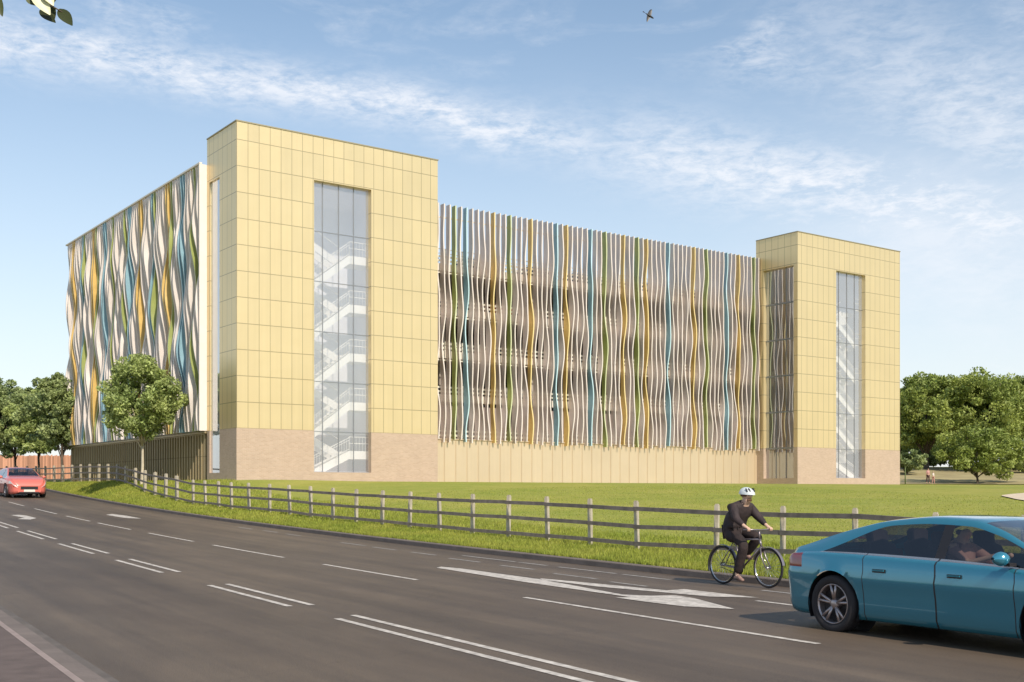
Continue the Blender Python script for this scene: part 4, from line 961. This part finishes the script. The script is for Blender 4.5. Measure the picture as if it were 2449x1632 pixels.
    # wheels
    for wx in D['wheels']:
        for sd in (1, -1):
            yo = sd * (D['W'] - 0.02); r = D['r']
            t_ = MB(); pr = [(r * 0.70, -0.02), (r * 0.74, 0.0), (r * 0.90, 0.008), (r * 0.975, -0.012), (r, -0.05), (r, -0.16), (r * 0.97, -0.20), (r * 0.7, -0.21)]
            t_.lathe([(a, sd * b) for a, b in pr], 40, 'y', (wx, yo, r)); wh = t_.build('wheel', M['rubber'], root, recalc=True)
            rm = MB(); rm.lathe([(a, sd * b) for a, b in [(r * 0.715, -0.18), (r * 0.70, -0.012), (r * 0.67, -0.006), (r * 0.645, -0.03), (r * 0.64, -0.17)]], 40, 'y', (wx, yo, r))
            rm.lathe([(a, sd * b) for a, b in [(0.0, -0.02), (r * 0.10, -0.02), (r * 0.17, -0.035), (r * 0.18, -0.10)]], 20, 'y', (wx, yo, r))
            for k in range(5):
                for dd in (-0.13, 0.13):
                    t = 2 * PI * k / 5 + 0.3; a = t + dd * 0.55; b = t + dd * 1.35
                    p0 = Vector((wx + math.cos(a) * r * 0.13, yo - sd * 0.045, r + math.sin(a) * r * 0.13)); p1 = Vector((wx + math.cos(b) * r * 0.66, yo - sd * 0.022, r + math.sin(b) * r * 0.66))
                    rm.tube([tuple(p0), tuple(p1)], [0.020, 0.017], 6)
            rm.build('rim', M['rim'], wh)
            dk = MB(); dk.lathe([(0.0, -sd * 0.10), (r * 0.64, -sd * 0.10)], 24, 'y', (wx, yo, r)); dk.build('brake_disc', M['black'], wh)
    if detail:
        for sd in (1, -1):
            mm = MB(); y0 = sd * (D['W'] * 0.955); P = []
            for a in np.linspace(0, 1, 9):
                rr = math.sin(PI * (0.08 + 0.84 * a)); row = []
                for k in range(12):
                    t = 2 * PI * k / 12; row.append((D['ws'][1] - 0.28 + 0.075 * rr * math.cos(t) - 0.04 * a, y0 + sd * (0.02 + 0.20 * a), 0.99 + 0.075 * rr * math.sin(t) + 0.01))
                P.append(row + [row[0]])
            mm.grid(P, 0, True); mm.box(D['ws'][1] - 0.32, D['ws'][1] - 0.25, min(y0 - sd * 0.06, y0 + sd * .05), max(y0 - sd * 0.06, y0 + sd * .05), 0.92, 0.955, 1)
            mm.build('wing_mirror', [paint, M['black']], root)
            for s_ in (D['seams'][0] + 0.14, D['seams'][1] + 0.16):
                hd = MB(); yy = sd * (crom(D['wy'], s_) * 0.99)
                hd.box(s_ + 0.02, s_ + 0.18, min(yy, yy + sd * 0.022), max(yy, yy + sd * 0.022), 0.775, 0.793, 0); hd.box(s_ + 0.01, s_ + 0.19, min(yy - sd * 0.012, yy + sd * .006), max(yy - sd * 0.012, yy + sd * 0.006), 0.758, 0.798, 1)
                hd.build('door_handle', [paint, M['black']], root)
    it = MB()
    it.box(-1.6, 1.1, -0.70, 0.70, 0.26, 0.60)
    for sx in (0.05, -0.9):
        for sy in (-0.36, 0.36):
            it.box(sx - 0.25, sx + 0.25, sy - 0.24, sy + 0.24, 0.60, 0.68)
            P = []
            for k, (dx, zz, ww) in enumerate([(-0.22, 0.62, 0.24), (-0.28, 0.85, 0.25), (-0.36, 1.05, 0.22), (-0.38, 1.09, 0.12), (-0.39, 1.20, 0.13), (-0.39, 1.23, 0.08)]):
                P.append([(sx + dx + 0.06, sy - ww, zz), (sx + dx + 0.09, sy, zz), (sx + dx + 0.06, sy + ww, zz), (sx + dx - 0.05, sy + ww, zz), (sx + dx - 0.07, sy, zz), (sx + dx - 0.05, sy - ww, zz), (sx + dx + 0.06, sy - ww, zz)])
            it.grid(P, 0, True)
    it.box(0.72, 1.05, -0.70, 0.70, 0.60, 0.88)
    it.build('seats', M['carint'], root)
    return root
def place(o, x, y, z, heading, scale=1.0, pitch=0.0):
    o.location = (x, y, z); o.rotation_euler = (0, pitch, heading); o.scale = (scale,) * 3
paint_blue = mat('blue_car_paint', (0.04, 0.235, 0.33), 0.16, 0.35, coat=1.0)
paint_red = mat('salmon_red_car_paint', (0.72, 0.17, 0.13), 0.35, 0.1, coat=1.0)
HD = math.atan2(-U[1], -U[0])                     # driving direction, towards the camera and right
car = make_car(FAST, paint_blue, 'blue metallic fastback car driving right across the near carriageway', 'car')
rw = road_pt(2000, 1509); f2 = Vector((-U[0], -U[1])); rt = Vector((f2.y, -f2.x))
cx_, cy_ = rw[0] + f2.x * 1.46 - rt.x * 0.86, rw[1] + f2.y * 1.46 - rt.y * 0.86
place(car, cx_, cy_, 0.004, HD)
rc = make_car(SEDAN, paint_red, 'salmon red car coming towards the camera at the far left of the road', 'car')
gp = road_pt(56, 1190.5); place(rc, gp[0] + U[0] * 1.9, gp[1] + U[1] * 1.9, float(z0(ST(gp[0], gp[1])[0] + 1.9)) + 0.0, HD + R(4), 1.24, R(1.7))

# parked cars on the decks, seen between the fins
pk_cols = [('dark blue', (0.02, 0.03, 0.06)), ('white', (0.7, 0.68, 0.64)), ('black', (0.015, 0.015, 0.017)), ('silver', (0.45, 0.44, 0.42)), ('dark red', (0.25, 0.03, 0.02)), ('charcoal', (0.06, 0.06, 0.065))]
proto = {}
GP = 'cars parked on the decks behind the fins'
spots = [(5, 16.5, 1), (5, 21.4, 3), (5, 27.0, 2), (5, 31.5, 5), (5, 34.2, 0), (5, 38.7, 1), (5, 44.0, 2), (4, 15.5, 2), (4, 18.2, 0), (4, 23.0, 4), (4, 30.0, 1), (4, 39.5, 3), (3, 16.0, 0), (3, 19.0, 1), (3, 25.3, 2), (3, 33.0, 5), (2, 17.0, 2), (2, 24.0, 3)]
lvl = {5: 'roof deck', 4: 'top covered deck', 3: 'third deck up', 2: 'second deck up'}
order = {}
for k, p, ci in spots:
    order.setdefault(k, []).append(p)
words = ['first', 'second', 'third', 'fourth', 'fifth', 'sixth', 'seventh', 'eighth']
for k, p, ci in spots:
    nm, colr = pk_cols[ci]
    if ci not in proto:
        proto[ci] = make_car(SEDAN, mat(nm.replace(' ', '_') + '_parked_paint', colr, 0.35, 0.2, coat=0.8), '', 'car', GP, 'parked_car', detail=False); o = proto[ci]
    else: o = copy_tree(proto[ci])
    o['label'] = '%s parked car, %s from the left tower on the %s' % (nm, words[order[k].index(p)], lvl[k])
    X = BW(p, 7.9); o.location = (X[0], X[1], BZ + 3.0 * k + 0.01); o.rotation_euler = (0, 0, BROT + R(-90))

# ------------------------------------------------------------------ people
def skin_mesh(name, joints, bones, material, parent=None, root=0, sub=2, extra=None):
    """one continuous skinned surface: joints {name:(x,y,z,r)}, bones [(a,b)]"""
    names = list(joints); me = bpy.data.meshes.new(name)
    me.from_pydata([joints[n][:3] for n in names], [(names.index(a), names.index(b)) for a, b in bones], [])
    o = bpy.data.objects.new(name, me); C.objects.link(o)
    sk = o.modifiers.new('skin', 'SKIN'); sb = o.modifiers.new('sub', 'SUBSURF'); sb.levels = sub; sb.render_levels = sub
    for i, n in enumerate(names):
        r = joints[n][3]; rr = (r, r) if isinstance(r, (int, float)) else r
        me.skin_vertices[0].data[i].radius = rr
    me.skin_vertices[0].data[0].use_root = True
    sk.use_smooth_shade = True
    dg = bpy.context.evaluated_depsgraph_get(); ev = o.evaluated_get(dg); m2 = bpy.data.meshes.new_from_object(ev)
    o.modifiers.clear(); o.data = m2; m2.materials.clear(); m2.materials.append(material); m2.name = name
    m2.polygons.foreach_set('use_smooth', [True] * len(m2.polygons))
    o.parent = parent; return o
M['skin'] = mat('skin', (0.62, 0.40, 0.29), 0.55)
M['coat'] = mat('dark_coat', (0.018, 0.011, 0.013), 0.75, col2=(0.045, 0.028, 0.027), vscale=7, bump=1.0, bscale=9)
M['trouser'] = mat('dark_trousers', (0.016, 0.010, 0.011), 0.85, col2=(0.035, 0.021, 0.019), vscale=8, bump=1.0, bscale=10)
M['shoe'] = mat('brown_shoe', (0.26, 0.16, 0.13), 0.6)
M['helmet'] = mat('helmet_shell', (0.62, 0.66, 0.66), 0.3)
M['hair'] = mat('brown_hair', (0.12, 0.06, 0.03), 0.8)
M['frame'] = mat('bicycle_frame', (0.30, 0.26, 0.27), 0.35, 0.7)
rear = road_pt(1729, 1397); frn = road_pt(1841, 1409)
v = Vector((frn[0] - rear[0], frn[1] - rear[1])); bh = math.atan2(v.y, v.x)
bt = ST(rear[0], rear[1])[1]
bike = empty('bicycle', (rear[0], rear[1], rear[2]), bh, 'grey touring bicycle ridden along the kerb beside the fence', 'bicycle')
WR, WB = 0.342, 1.10
for hx in (0.0, WB):
    t = MB(); ring = []
    t.lathe([(WR - 0.020 + 0.020 * math.cos(a), 0.020 * math.sin(a)) for a in np.linspace(0, 2 * PI, 11)], 44, 'y', (hx, 0, WR)); wh = t.build('wheel', M['rubber'], bike)
    r = MB(); r.lathe([(WR - 0.040, -0.013), (WR - 0.052, 0), (WR - 0.040, 0.013), (WR - 0.034, 0), (WR - 0.040, -0.013)], 44, 'y', (hx, 0, WR)); r.build('rim', M['chrome'], wh)
    sp = MB()
    for k in range(28):
        a = 2 * PI * k / 28; sp.tube([(hx, 0.025 * (-1) ** k, WR), (hx + (WR - 0.045) * math.cos(a), 0, WR + (WR - 0.045) * math.sin(a))], 0.0022, 4)
    sp.tube([(hx, -0.05, WR), (hx, 0.05, WR)], 0.022, 8); sp.build('spokes', M['chrome'], wh)
    md = MB(); P = []
    for k in range(17):
        a = R(20 if hx == 0 else 60) + (R(200) - R(20 if hx == 0 else 60)) * k / 16 if hx == 0 else R(10) + R(150) * k / 16
        P.append([(hx + (WR + 0.02) * math.cos(a), y, WR + (WR + 0.02) * math.sin(a) - 0.01 * (abs(y) > 0.02)) for y in (-0.028, 0, 0.028)])
    md.grid(P, 0, True); md.build('mudguard', M['frame'], bike)
BBk = (0.46, 0, 0.29); ST_ = (0.30, 0, 0.80); HT = (0.90, 0, 0.82); HB = (0.94, 0, 0.70)
fr_ = MB()
for a, b, r in [(BBk, ST_, 0.016), (ST_, HT, 0.015), (BBk, HB, 0.018), (HT, HB, 0.020)]: fr_.tube([a, b], r, 8)
for sd in (-1, 1):
    fr_.tube([(BBk[0], sd * 0.03, BBk[2]), (0, sd * 0.06, WR)], 0.010, 6); fr_.tube([(ST_[0], sd * 0.02, ST_[2] - 0.03), (0, sd * 0.06, WR)], 0.009, 6)
    fr_.tube([(HB[0], sd * 0.03, HB[2]), (0.99, sd * 0.05, 0.52), (WB, sd * 0.055, WR)], 0.012, 6)
fr_.build('frame', M['frame'], bike)
hb = MB(); hb.tube([HT, (0.885, 0, 0.98)], 0.014, 8)
hb.tube([(0.80, -0.29, 0.985), (0.90, -0.24, 0.99), (0.935, -0.10, 0.985), (0.90, 0, 0.98), (0.935, 0.10, 0.985), (0.90, 0.24, 0.99), (0.80, 0.29, 0.985)], 0.013, 8); hb.build('handlebar', M['frame'], bike)
sd_ = MB(); sd_.tube([ST_, (0.275, 0, 0.90)], 0.013, 8); sd_.tube([(0.12, 0, 0.925), (0.20, 0, 0.93), (0.30, 0, 0.925), (0.42, 0, 0.92)], [0.05, 0.075, 0.04, 0.02], 10, flat=0.4); sd_.build('saddle', M['black'], bike)
ck = MB(); ck.lathe([(0.0, -0.045), (0.085, -0.045), (0.09, -0.040), (0.0, -0.040)], 24, 'y', BBk); ck.tube([(BBk[0], -0.07, BBk[2]), (BBk[0] + 0.02, -0.08, BBk[2] - 0.17)], 0.011, 6); ck.tube([(BBk[0], 0.07, BBk[2]), (BBk[0] - 0.02, 0.08, BBk[2] + 0.17)], 0.011, 6)
ck.box(0.43, 0.53, -0.18, -0.085, 0.11, 0.13); ck.box(0.39, 0.49, 0.085, 0.18, 0.45, 0.47); ck.build('crankset', M['black'], bike)
ch = MB()
for zz in (0.09, -0.09): ch.tube([(BBk[0], -0.05, BBk[2] + zz), (0, -0.05, WR + zz * 0.45)], 0.006, 4)
ch.build('chain', M['black'], bike)

rider = empty('person', (rear[0], rear[1], rear[2]), bh, 'person in a dark coat and pale helmet riding the bicycle along the kerb', 'person')
J = {'pelvis': (0.26, 0, 0.99, (0.14, 0.12)), 'belly': (0.31, 0, 1.12, (0.125, 0.105)), 'chest': (0.41, 0, 1.28, (0.13, 0.10)), 'upper': (0.48, 0, 1.38, (0.11, 0.08)), 'neck': (0.55, 0, 1.44, 0.055), 'skull': (0.585, 0, 1.50, 0.075), 'head': (0.595, 0, 1.57, 0.094), 'crown': (0.59, 0, 1.64, 0.075)}
B = [('pelvis', 'belly'), ('belly', 'chest'), ('chest', 'upper'), ('upper', 'neck'), ('neck', 'skull'), ('skull', 'head'), ('head', 'crown')]
pose = {-1: dict(sh=(0.47, -0.19, 1.36), el=(0.60, -0.27, 1.17), wr=(0.80, -0.255, 1.045), kn=(0.66, -0.13, 0.72), an=(0.47, -0.125, 0.19), toe=(0.60, -0.13, 0.115)),
        1: dict(sh=(0.47, 0.19, 1.36), el=(0.63, 0.26, 1.18), wr=(0.82, 0.25, 1.045), kn=(0.74, 0.14, 0.86), an=(0.44, 0.125, 0.54), toe=(0.55, 0.13, 0.485))}
for sd, n in ((-1, 'r'), (1, 'l')):
    p = pose[sd]
    J['sh' + n] = (*p['sh'], 0.062); J['el' + n] = (*p['el'], 0.044); J['wr' + n] = (*p['wr'], 0.029)
    J['palm' + n] = (p['wr'][0] + 0.05, p['wr'][1], p['wr'][2] - 0.022, (0.034, 0.020))
    J['hip' + n] = (0.27, sd * 0.10, 0.96, 0.095); J['kn' + n] = (*p['kn'], 0.062); J['an' + n] = (*p['an'], 0.040); J['toe' + n] = (*p['toe'], 0.032)
    B += [('upper', 'sh' + n), ('sh' + n, 'el' + n), ('el' + n, 'wr' + n), ('wr' + n, 'palm' + n), ('pelvis', 'hip' + n), ('hip' + n, 'kn' + n), ('kn' + n, 'an' + n), ('an' + n, 'toe' + n)]
    for k, dy in enumerate((-0.027, -0.009, 0.009, 0.027)):
        a, b_, c = 'f%s%da' % (n, k), 'f%s%db' % (n, k), 'f%s%dc' % (n, k); L_ = (0.85, 1, 0.95, 0.75)[k]
        J[a] = (p['wr'][0] + 0.088, p['wr'][1] + dy, p['wr'][2] - 0.03, 0.0095); J[b_] = (p['wr'][0] + 0.088 + 0.028 * L_, p['wr'][1] + dy, p['wr'][2] - 0.052, 0.009); J[c] = (p['wr'][0] + 0.080 + 0.018 * L_, p['wr'][1] + dy, p['wr'][2] - 0.085, 0.008)
        B += [('palm' + n, a), (a, b_), (b_, c)]
    J['th' + n] = (p['wr'][0] + 0.06, p['wr'][1] - sd * 0.04, p['wr'][2] - 0.05, 0.010); J['tt' + n] = (p['wr'][0] + 0.085, p['wr'][1] - sd * 0.045, p['wr'][2] - 0.075, 0.009)
    B += [('palm' + n, 'th' + n), ('th' + n, 'tt' + n)]
J['nose'] = (0.688, 0, 1.55, 0.018); J['chin'] = (0.665, 0, 1.495, 0.035); B += [('head', 'nose'), ('skull', 'chin')]
skin_mesh('body', J, B, M['skin'], rider)
CJ = {'c0': (0.22, 0, 0.90, (0.215, 0.20)), 'c1': (0.28, 0, 1.08, (0.215, 0.19)), 'c2': (0.38, 0, 1.26, (0.23, 0.185)), 'c3': (0.46, 0, 1.37, (0.185, 0.145)), 'c4': (0.535, 0, 1.435, 0.092)}
CB = [('c0', 'c1'), ('c1', 'c2'), ('c2', 'c3'), ('c3', 'c4')]
for sd, n in ((-1, 'r'), (1, 'l')):
    p = pose[sd]; CJ['s' + n] = (*p['sh'], 0.098); CJ['e' + n] = (*p['el'], 0.075); CJ['w' + n] = (p['wr'][0] - 0.02, p['wr'][1], p['wr'][2] + 0.012, 0.044)
    CB += [('c3', 's' + n), ('s' + n, 'e' + n), ('e' + n, 'w' + n)]
    CJ['t' + n] = (0.34, sd * 0.12, 0.88, (0.13, 0.13)); CJ['u' + n] = (0.48, sd * 0.14, 0.80, (0.115, 0.10)); CB += [('c0', 't' + n), ('t' + n, 'u' + n)]
skin_mesh('coat', CJ, CB, M['coat'], rider)
tj = {'a': (0.26, 0, 0.97, (0.15, 0.13))}; tb = []
for sd, n in ((-1, 'r'), (1, 'l')):
    p = pose[sd]; tj['h' + n] = (0.30, sd * 0.10, 0.94, 0.11); k = Vector(p['kn']); a_ = Vector(p['an']); m_ = k.lerp(a_, 0.5)
    tj['k' + n] = (*k, 0.098); tj['m' + n] = (*m_, 0.088); tj['z' + n] = (*(k.lerp(a_, 0.95)), 0.080); tb += [('a', 'h' + n), ('h' + n, 'k' + n), ('k' + n, 'm' + n), ('m' + n, 'z' + n)]
skin_mesh('trousers', tj, tb, M['trouser'], rider)
for sd in (-1, 1):
    p = pose[sd]; a_ = Vector(p['an']); t_ = Vector(p['toe'])
    skin_mesh('shoe', {'h': (a_.x - 0.05, a_.y, a_.z - 0.045, 0.042), 'm': (a_.x + 0.04, a_.y, a_.z - 0.055, (0.045, 0.038)), 't': (t_.x + 0.05, t_.y, t_.z - 0.01, (0.040, 0.028)), 'k': (a_.x, a_.y, a_.z + 0.01, 0.048)}, [('h', 'm'), ('m', 't'), ('m', 'k')], M['shoe'], rider)
hm = MB(); P = []
for i in range(9):
    ph = PI / 2 * i / 8; row = []
    for k in range(25):
        t = 2 * PI * k / 24; row.append((0.585 + 0.148 * math.cos(ph) * math.cos(t) + (0.02 if math.cos(t) > 0 else 0) * math.cos(ph), 0.118 * math.cos(ph) * math.sin(t), 1.588 + 0.125 * math.sin(ph) - 0.012 * math.cos(t) * math.cos(ph)))
    P.append(row)
hm.grid(P, 0, True); ho = hm.build('helmet', M['helmet'], rider)
vt_ = MB()
for t in (-0.75, -0.35, 0.35, 0.75):
    vt_.tube([(0.585 + 0.155 * math.cos(t) * math.cos(a), 0.128 * math.sin(t) * 1.0, 1.588 + 0.128 * math.sin(a)) for a in (0.35, 0.6, 0.9)], 0.012, 5)
vt_.build('vent', M['black'], ho)
hr = MB(); hr.lathe([(0.095, 0.0), (0.103, 0.03), (0.10, 0.055)], 16, 'z', (0.580, 0, 1.55)); hr.build('hair', M['hair'], rider)
skin_mesh('beard', {'a': (0.672, 0, 1.478, 0.036), 'b': (0.63, 0.05, 1.50, 0.026), 'c': (0.63, -0.05, 1.50, 0.026)}, [('a', 'b'), ('a', 'c')], M['hair'], rider)
ey = MB()
for sd in (-1, 1): ey.tube([(0.676, sd * 0.034, 1.572), (0.690, sd * 0.034, 1.572)], 0.011, 8)
ey.build('eyes', M['black'], rider)

def stander(px, Y, H_, label, top, legs, hair, seed):
    x, y = col_xy(px, Y); r = empty('person', (x, y, gzs(x, y) + 0.03), R(-90 + seed * 25), label, 'person', 'walkers by the big trees'); k = H_ / 1.7
    J = {'pelvis': (0, 0, .92, .13), 'chest': (.02, 0, 1.25, (.15, .11)), 'up': (.01, 0, 1.38, .10), 'neck': (.01, 0, 1.44, .05), 'head': (.03, 0, 1.57, .095), 'crown': (.02, 0, 1.63, .075), 'nose': (.115, 0, 1.56, .015)}
    B = [('pelvis', 'chest'), ('chest', 'up'), ('up', 'neck'), ('neck', 'head'), ('head', 'crown'), ('head', 'nose')]
    for s_, n in ((1, 'l'), (-1, 'r')):
        J['s' + n] = (0, s_ * .18, 1.36, .055); J['e' + n] = (-.03 * s_, s_ * .24, 1.1, .042); J['w' + n] = (.08 * s_, s_ * .24, .86, .03); J['p' + n] = (.1 * s_, s_ * .23, .78, .03)
        J['h' + n] = (0, s_ * .09, .88, .09); J['k' + n] = (.08 * s_, s_ * .09, .48, .06); J['a' + n] = (.12 * s_, s_ * .09, .08, .045); J['t' + n] = (.12 * s_ + .13, s_ * .09, .03, .035)
        B += [('up', 's' + n), ('s' + n, 'e' + n), ('e' + n, 'w' + n), ('w' + n, 'p' + n), ('pelvis', 'h' + n), ('h' + n, 'k' + n), ('k' + n, 'a' + n), ('a' + n, 't' + n)]
    skin_mesh('body', J, B, M['skin'], r, sub=1)
    skin_mesh('top', {'a': (0, 0, .95, (.16, .13)), 'b': (.02, 0, 1.25, (.17, .13)), 'c': (.01, 0, 1.40, (.11, .09)), 'l': (0, .19, 1.35, .07), 'm': (-.03, .245, 1.1, .06), 'r': (0, -.19, 1.35, .07), 's': (.03, -.245, 1.1, .06)}, [('a', 'b'), ('b', 'c'), ('c', 'l'), ('l', 'm'), ('c', 'r'), ('r', 's')], top, r, sub=1)
    skin_mesh('trousers', {'a': (0, 0, .92, .14), 'l': (0, .09, .86, .10), 'k': (.08, .09, .48, .075), 'z': (.12, .09, .14, .06), 'r': (0, -.09, .86, .10), 'q': (-.08, -.09, .48, .075), 'y': (-.12, -.09, .14, .06)}, [('a', 'l'), ('l', 'k'), ('k', 'z'), ('a', 'r'), ('r', 'q'), ('q', 'y')], legs, r, sub=1)
    skin_mesh('hair', {'a': (-.01, 0, 1.60, .105), 'b': (-.05, 0, 1.50, .08)}, [('a', 'b')], hair, r, sub=1)
    r.scale = (k,) * 3
stander(2219.5, 121, 1.62, 'dark haired person in a pinkish top walking near the right hand tower', mat('pink_top', (0.55, 0.30, 0.27), 0.8), mat('dark_legs', (0.10, 0.05, 0.05), 0.8), mat('dark_hair', (0.03, 0.015, 0.02), 0.8), 1)
stander(2232, 120, 1.32, 'smaller person in a pale top walking right of the dark haired one', mat('pale_top', (0.70, 0.60, 0.55), 0.8), mat('pink_legs', (0.50, 0.26, 0.22), 0.8), M['hair'], 2)
# driver
drv = empty('person', (cx_, cy_, 0.004), HD, 'driver in a pinkish sleeve at the wheel of the blue car', 'person')
DJ = {'pelvis': (-0.02, -0.36, 0.72, .12), 'chest': (-0.08, -0.36, 0.98, (.15, .11)), 'neck': (-0.07, -0.36, 1.12, .05), 'head': (-0.03, -0.36, 1.24, .085), 'crown': (-0.04, -0.36, 1.285, .065), 'nose': (0.06, -0.36, 1.23, .014)}
DB = [('pelvis', 'chest'), ('chest', 'neck'), ('neck', 'head'), ('head', 'crown'), ('head', 'nose')]
for s_, n in ((1, 'l'), (-1, 'r')):
    DJ['s' + n] = (-.06, -.36 + s_ * .17, 1.06, .055); DJ['e' + n] = (.18, -.36 + s_ * .22, .90, .042); DJ['w' + n] = (.42, -.36 + s_ * .14, .98, .03); DJ['p' + n] = (.48, -.36 + s_ * .13, 1.0, .03)
    DJ['k' + n] = (.42, -.36 + s_ * .12, .74, .07); DJ['a' + n] = (.72, -.36 + s_ * .1, .42, .045)
    DB += [('neck', 's' + n), ('s' + n, 'e' + n), ('e' + n, 'w' + n), ('w' + n, 'p' + n), ('pelvis', 'k' + n), ('k' + n, 'a' + n)]
skin_mesh('body', DJ, DB, M['skin'], drv, sub=1)
skin_mesh('top', {'a': (-.02, -.36, .74, .14), 'b': (-.08, -.36, .98, (.17, .13)), 'c': (-.07, -.36, 1.08, .09), 'l': (-.06, -.19, 1.05, .068), 'm': (.18, -.14, .90, .055), 'r': (-.06, -.53, 1.05, .068), 's': (.18, -.58, .90, .055)}, [('a', 'b'), ('b', 'c'), ('c', 'l'), ('l', 'm'), ('c', 'r'), ('r', 's')], mat('driver_top', (0.42, 0.24, 0.20), 0.8), drv, sub=1)
skin_mesh('hair', {'a': (-.06, -.36, 1.26, .09), 'b': (-.09, -.36, 1.18, .07)}, [('a', 'b')], M['hair'], drv, sub=1)

# ------------------------------------------------------------------ bird
bp = at(1553, 38, 34.0)
bird = empty('bird', bp, 0, 'small dark bird flying with spread wings high above the car park', 'bird')
mb = MB(); bd = Vector((0.16, 0.05, -0.08)); mb.tube([bd * -1.0, bd * -0.6, bd * 0.0, bd * 0.6, bd * 0.95, bd * 1.1], [0.008, 0.022, 0.04, 0.035, 0.024, 0.004], 10); 
mb.poly([bd * -0.9, bd * -1.6 + Vector((0.02, 0.03, 0.03)), bd * -1.65 + Vector((-0.02, -0.03, -0.03))]); mb.build('body', M['black'], bird)
for sg in (1, -1):
    mb = MB(); P = []
    for k in range(7):
        t = k / 6; c = Vector((0.0 + 0.10 * t * sg, 0.06 * t * sg, 0.27 * t * sg)) + Vector((-0.0, 0, 0.03 * math.sin(PI * t)))
        wd = 0.075 * (1 - t) ** 0.6 + 0.008
        P.append([tuple(c + bd.normalized() * wd), tuple(c + Vector((0, 0.012, 0))), tuple(c - bd.normalized() * wd * 1.2)])
    mb.grid(P, 0, True); mb.build('wing', M['black'], bird)
bird.scale = (0.75,) * 3

# ------------------------------------------------------------------ overhanging twig
tp = at(-10, -60, 3.2); twig = empty('overhanging_branch', tp, 0, 'leafy branch tips hanging into the top left corner', 'branch')
mb = MB(); T0 = Vector(tp)
tips = [(4, 30), (62, -6), (85, 2), (100, 18), (118, 12), (128, 46), (158, 40), (128, 28), (96, -8)]
mb.tube([Vector((-1.2, 0.25, 0.9)), Vector((-0.4, 0.1, 0.35)), Vector((0, 0, 0.06)), at(60, -25, 3.2) - T0, at(112, 8, 3.2) - T0, at(150, 30, 3.2) - T0], [0.02, 0.012, 0.007, 0.004, 0.003, 0.0015], 6)
# the branch comes from a tree standing behind the camera on the left
mb.tube([Vector((-1.2, 0.25, 0.9)), Vector((-2.2, -1.5, 1.3)), Vector((-3.0, -4.0, 0.6)), Vector((-3.2, -5.0, -2.9))], [0.02, 0.05, 0.10, 0.16], 8)
mb.build('twig', M['bark'], twig)
def leafm(mb, base, tip, width, nrm_):
    b = Vector(base); t = Vector(tip); d = t - b; s_ = d.cross(nrm_).normalized() * width; up = s_.cross(d).normalized() * width * 0.25
    L_, R_, Cn = [], [], []
    for k in range(8):
        u = k / 7; wv = math.sin(PI * min(1, u * 0.96 + 0.02)) ** 0.8 * (1 - 0.35 * u)
        c = b + d * u; L_.append(c + s_ * wv + up * wv); R_.append(c - s_ * wv + up * wv); Cn.append(c)
    mb.grid([L_, Cn, R_], 0, True)
mb = MB(); rnd = random.Random(2)
for b_, t_, wd in [((-14, -20), (6, 40), 0.016), ((62, -10), (98, 14), 0.020), ((70, -25), (100, 18), 0.016), ((95, 25), (133, 55), 0.016), ((118, 8), (128, 52), 0.016), ((141, 22), (173, 62), 0.020), ((128, -20), (130, 6), 0.012), ((-30, -30), (-5, 10), 0.02), ((40, -40), (60, -4), 0.02)]:
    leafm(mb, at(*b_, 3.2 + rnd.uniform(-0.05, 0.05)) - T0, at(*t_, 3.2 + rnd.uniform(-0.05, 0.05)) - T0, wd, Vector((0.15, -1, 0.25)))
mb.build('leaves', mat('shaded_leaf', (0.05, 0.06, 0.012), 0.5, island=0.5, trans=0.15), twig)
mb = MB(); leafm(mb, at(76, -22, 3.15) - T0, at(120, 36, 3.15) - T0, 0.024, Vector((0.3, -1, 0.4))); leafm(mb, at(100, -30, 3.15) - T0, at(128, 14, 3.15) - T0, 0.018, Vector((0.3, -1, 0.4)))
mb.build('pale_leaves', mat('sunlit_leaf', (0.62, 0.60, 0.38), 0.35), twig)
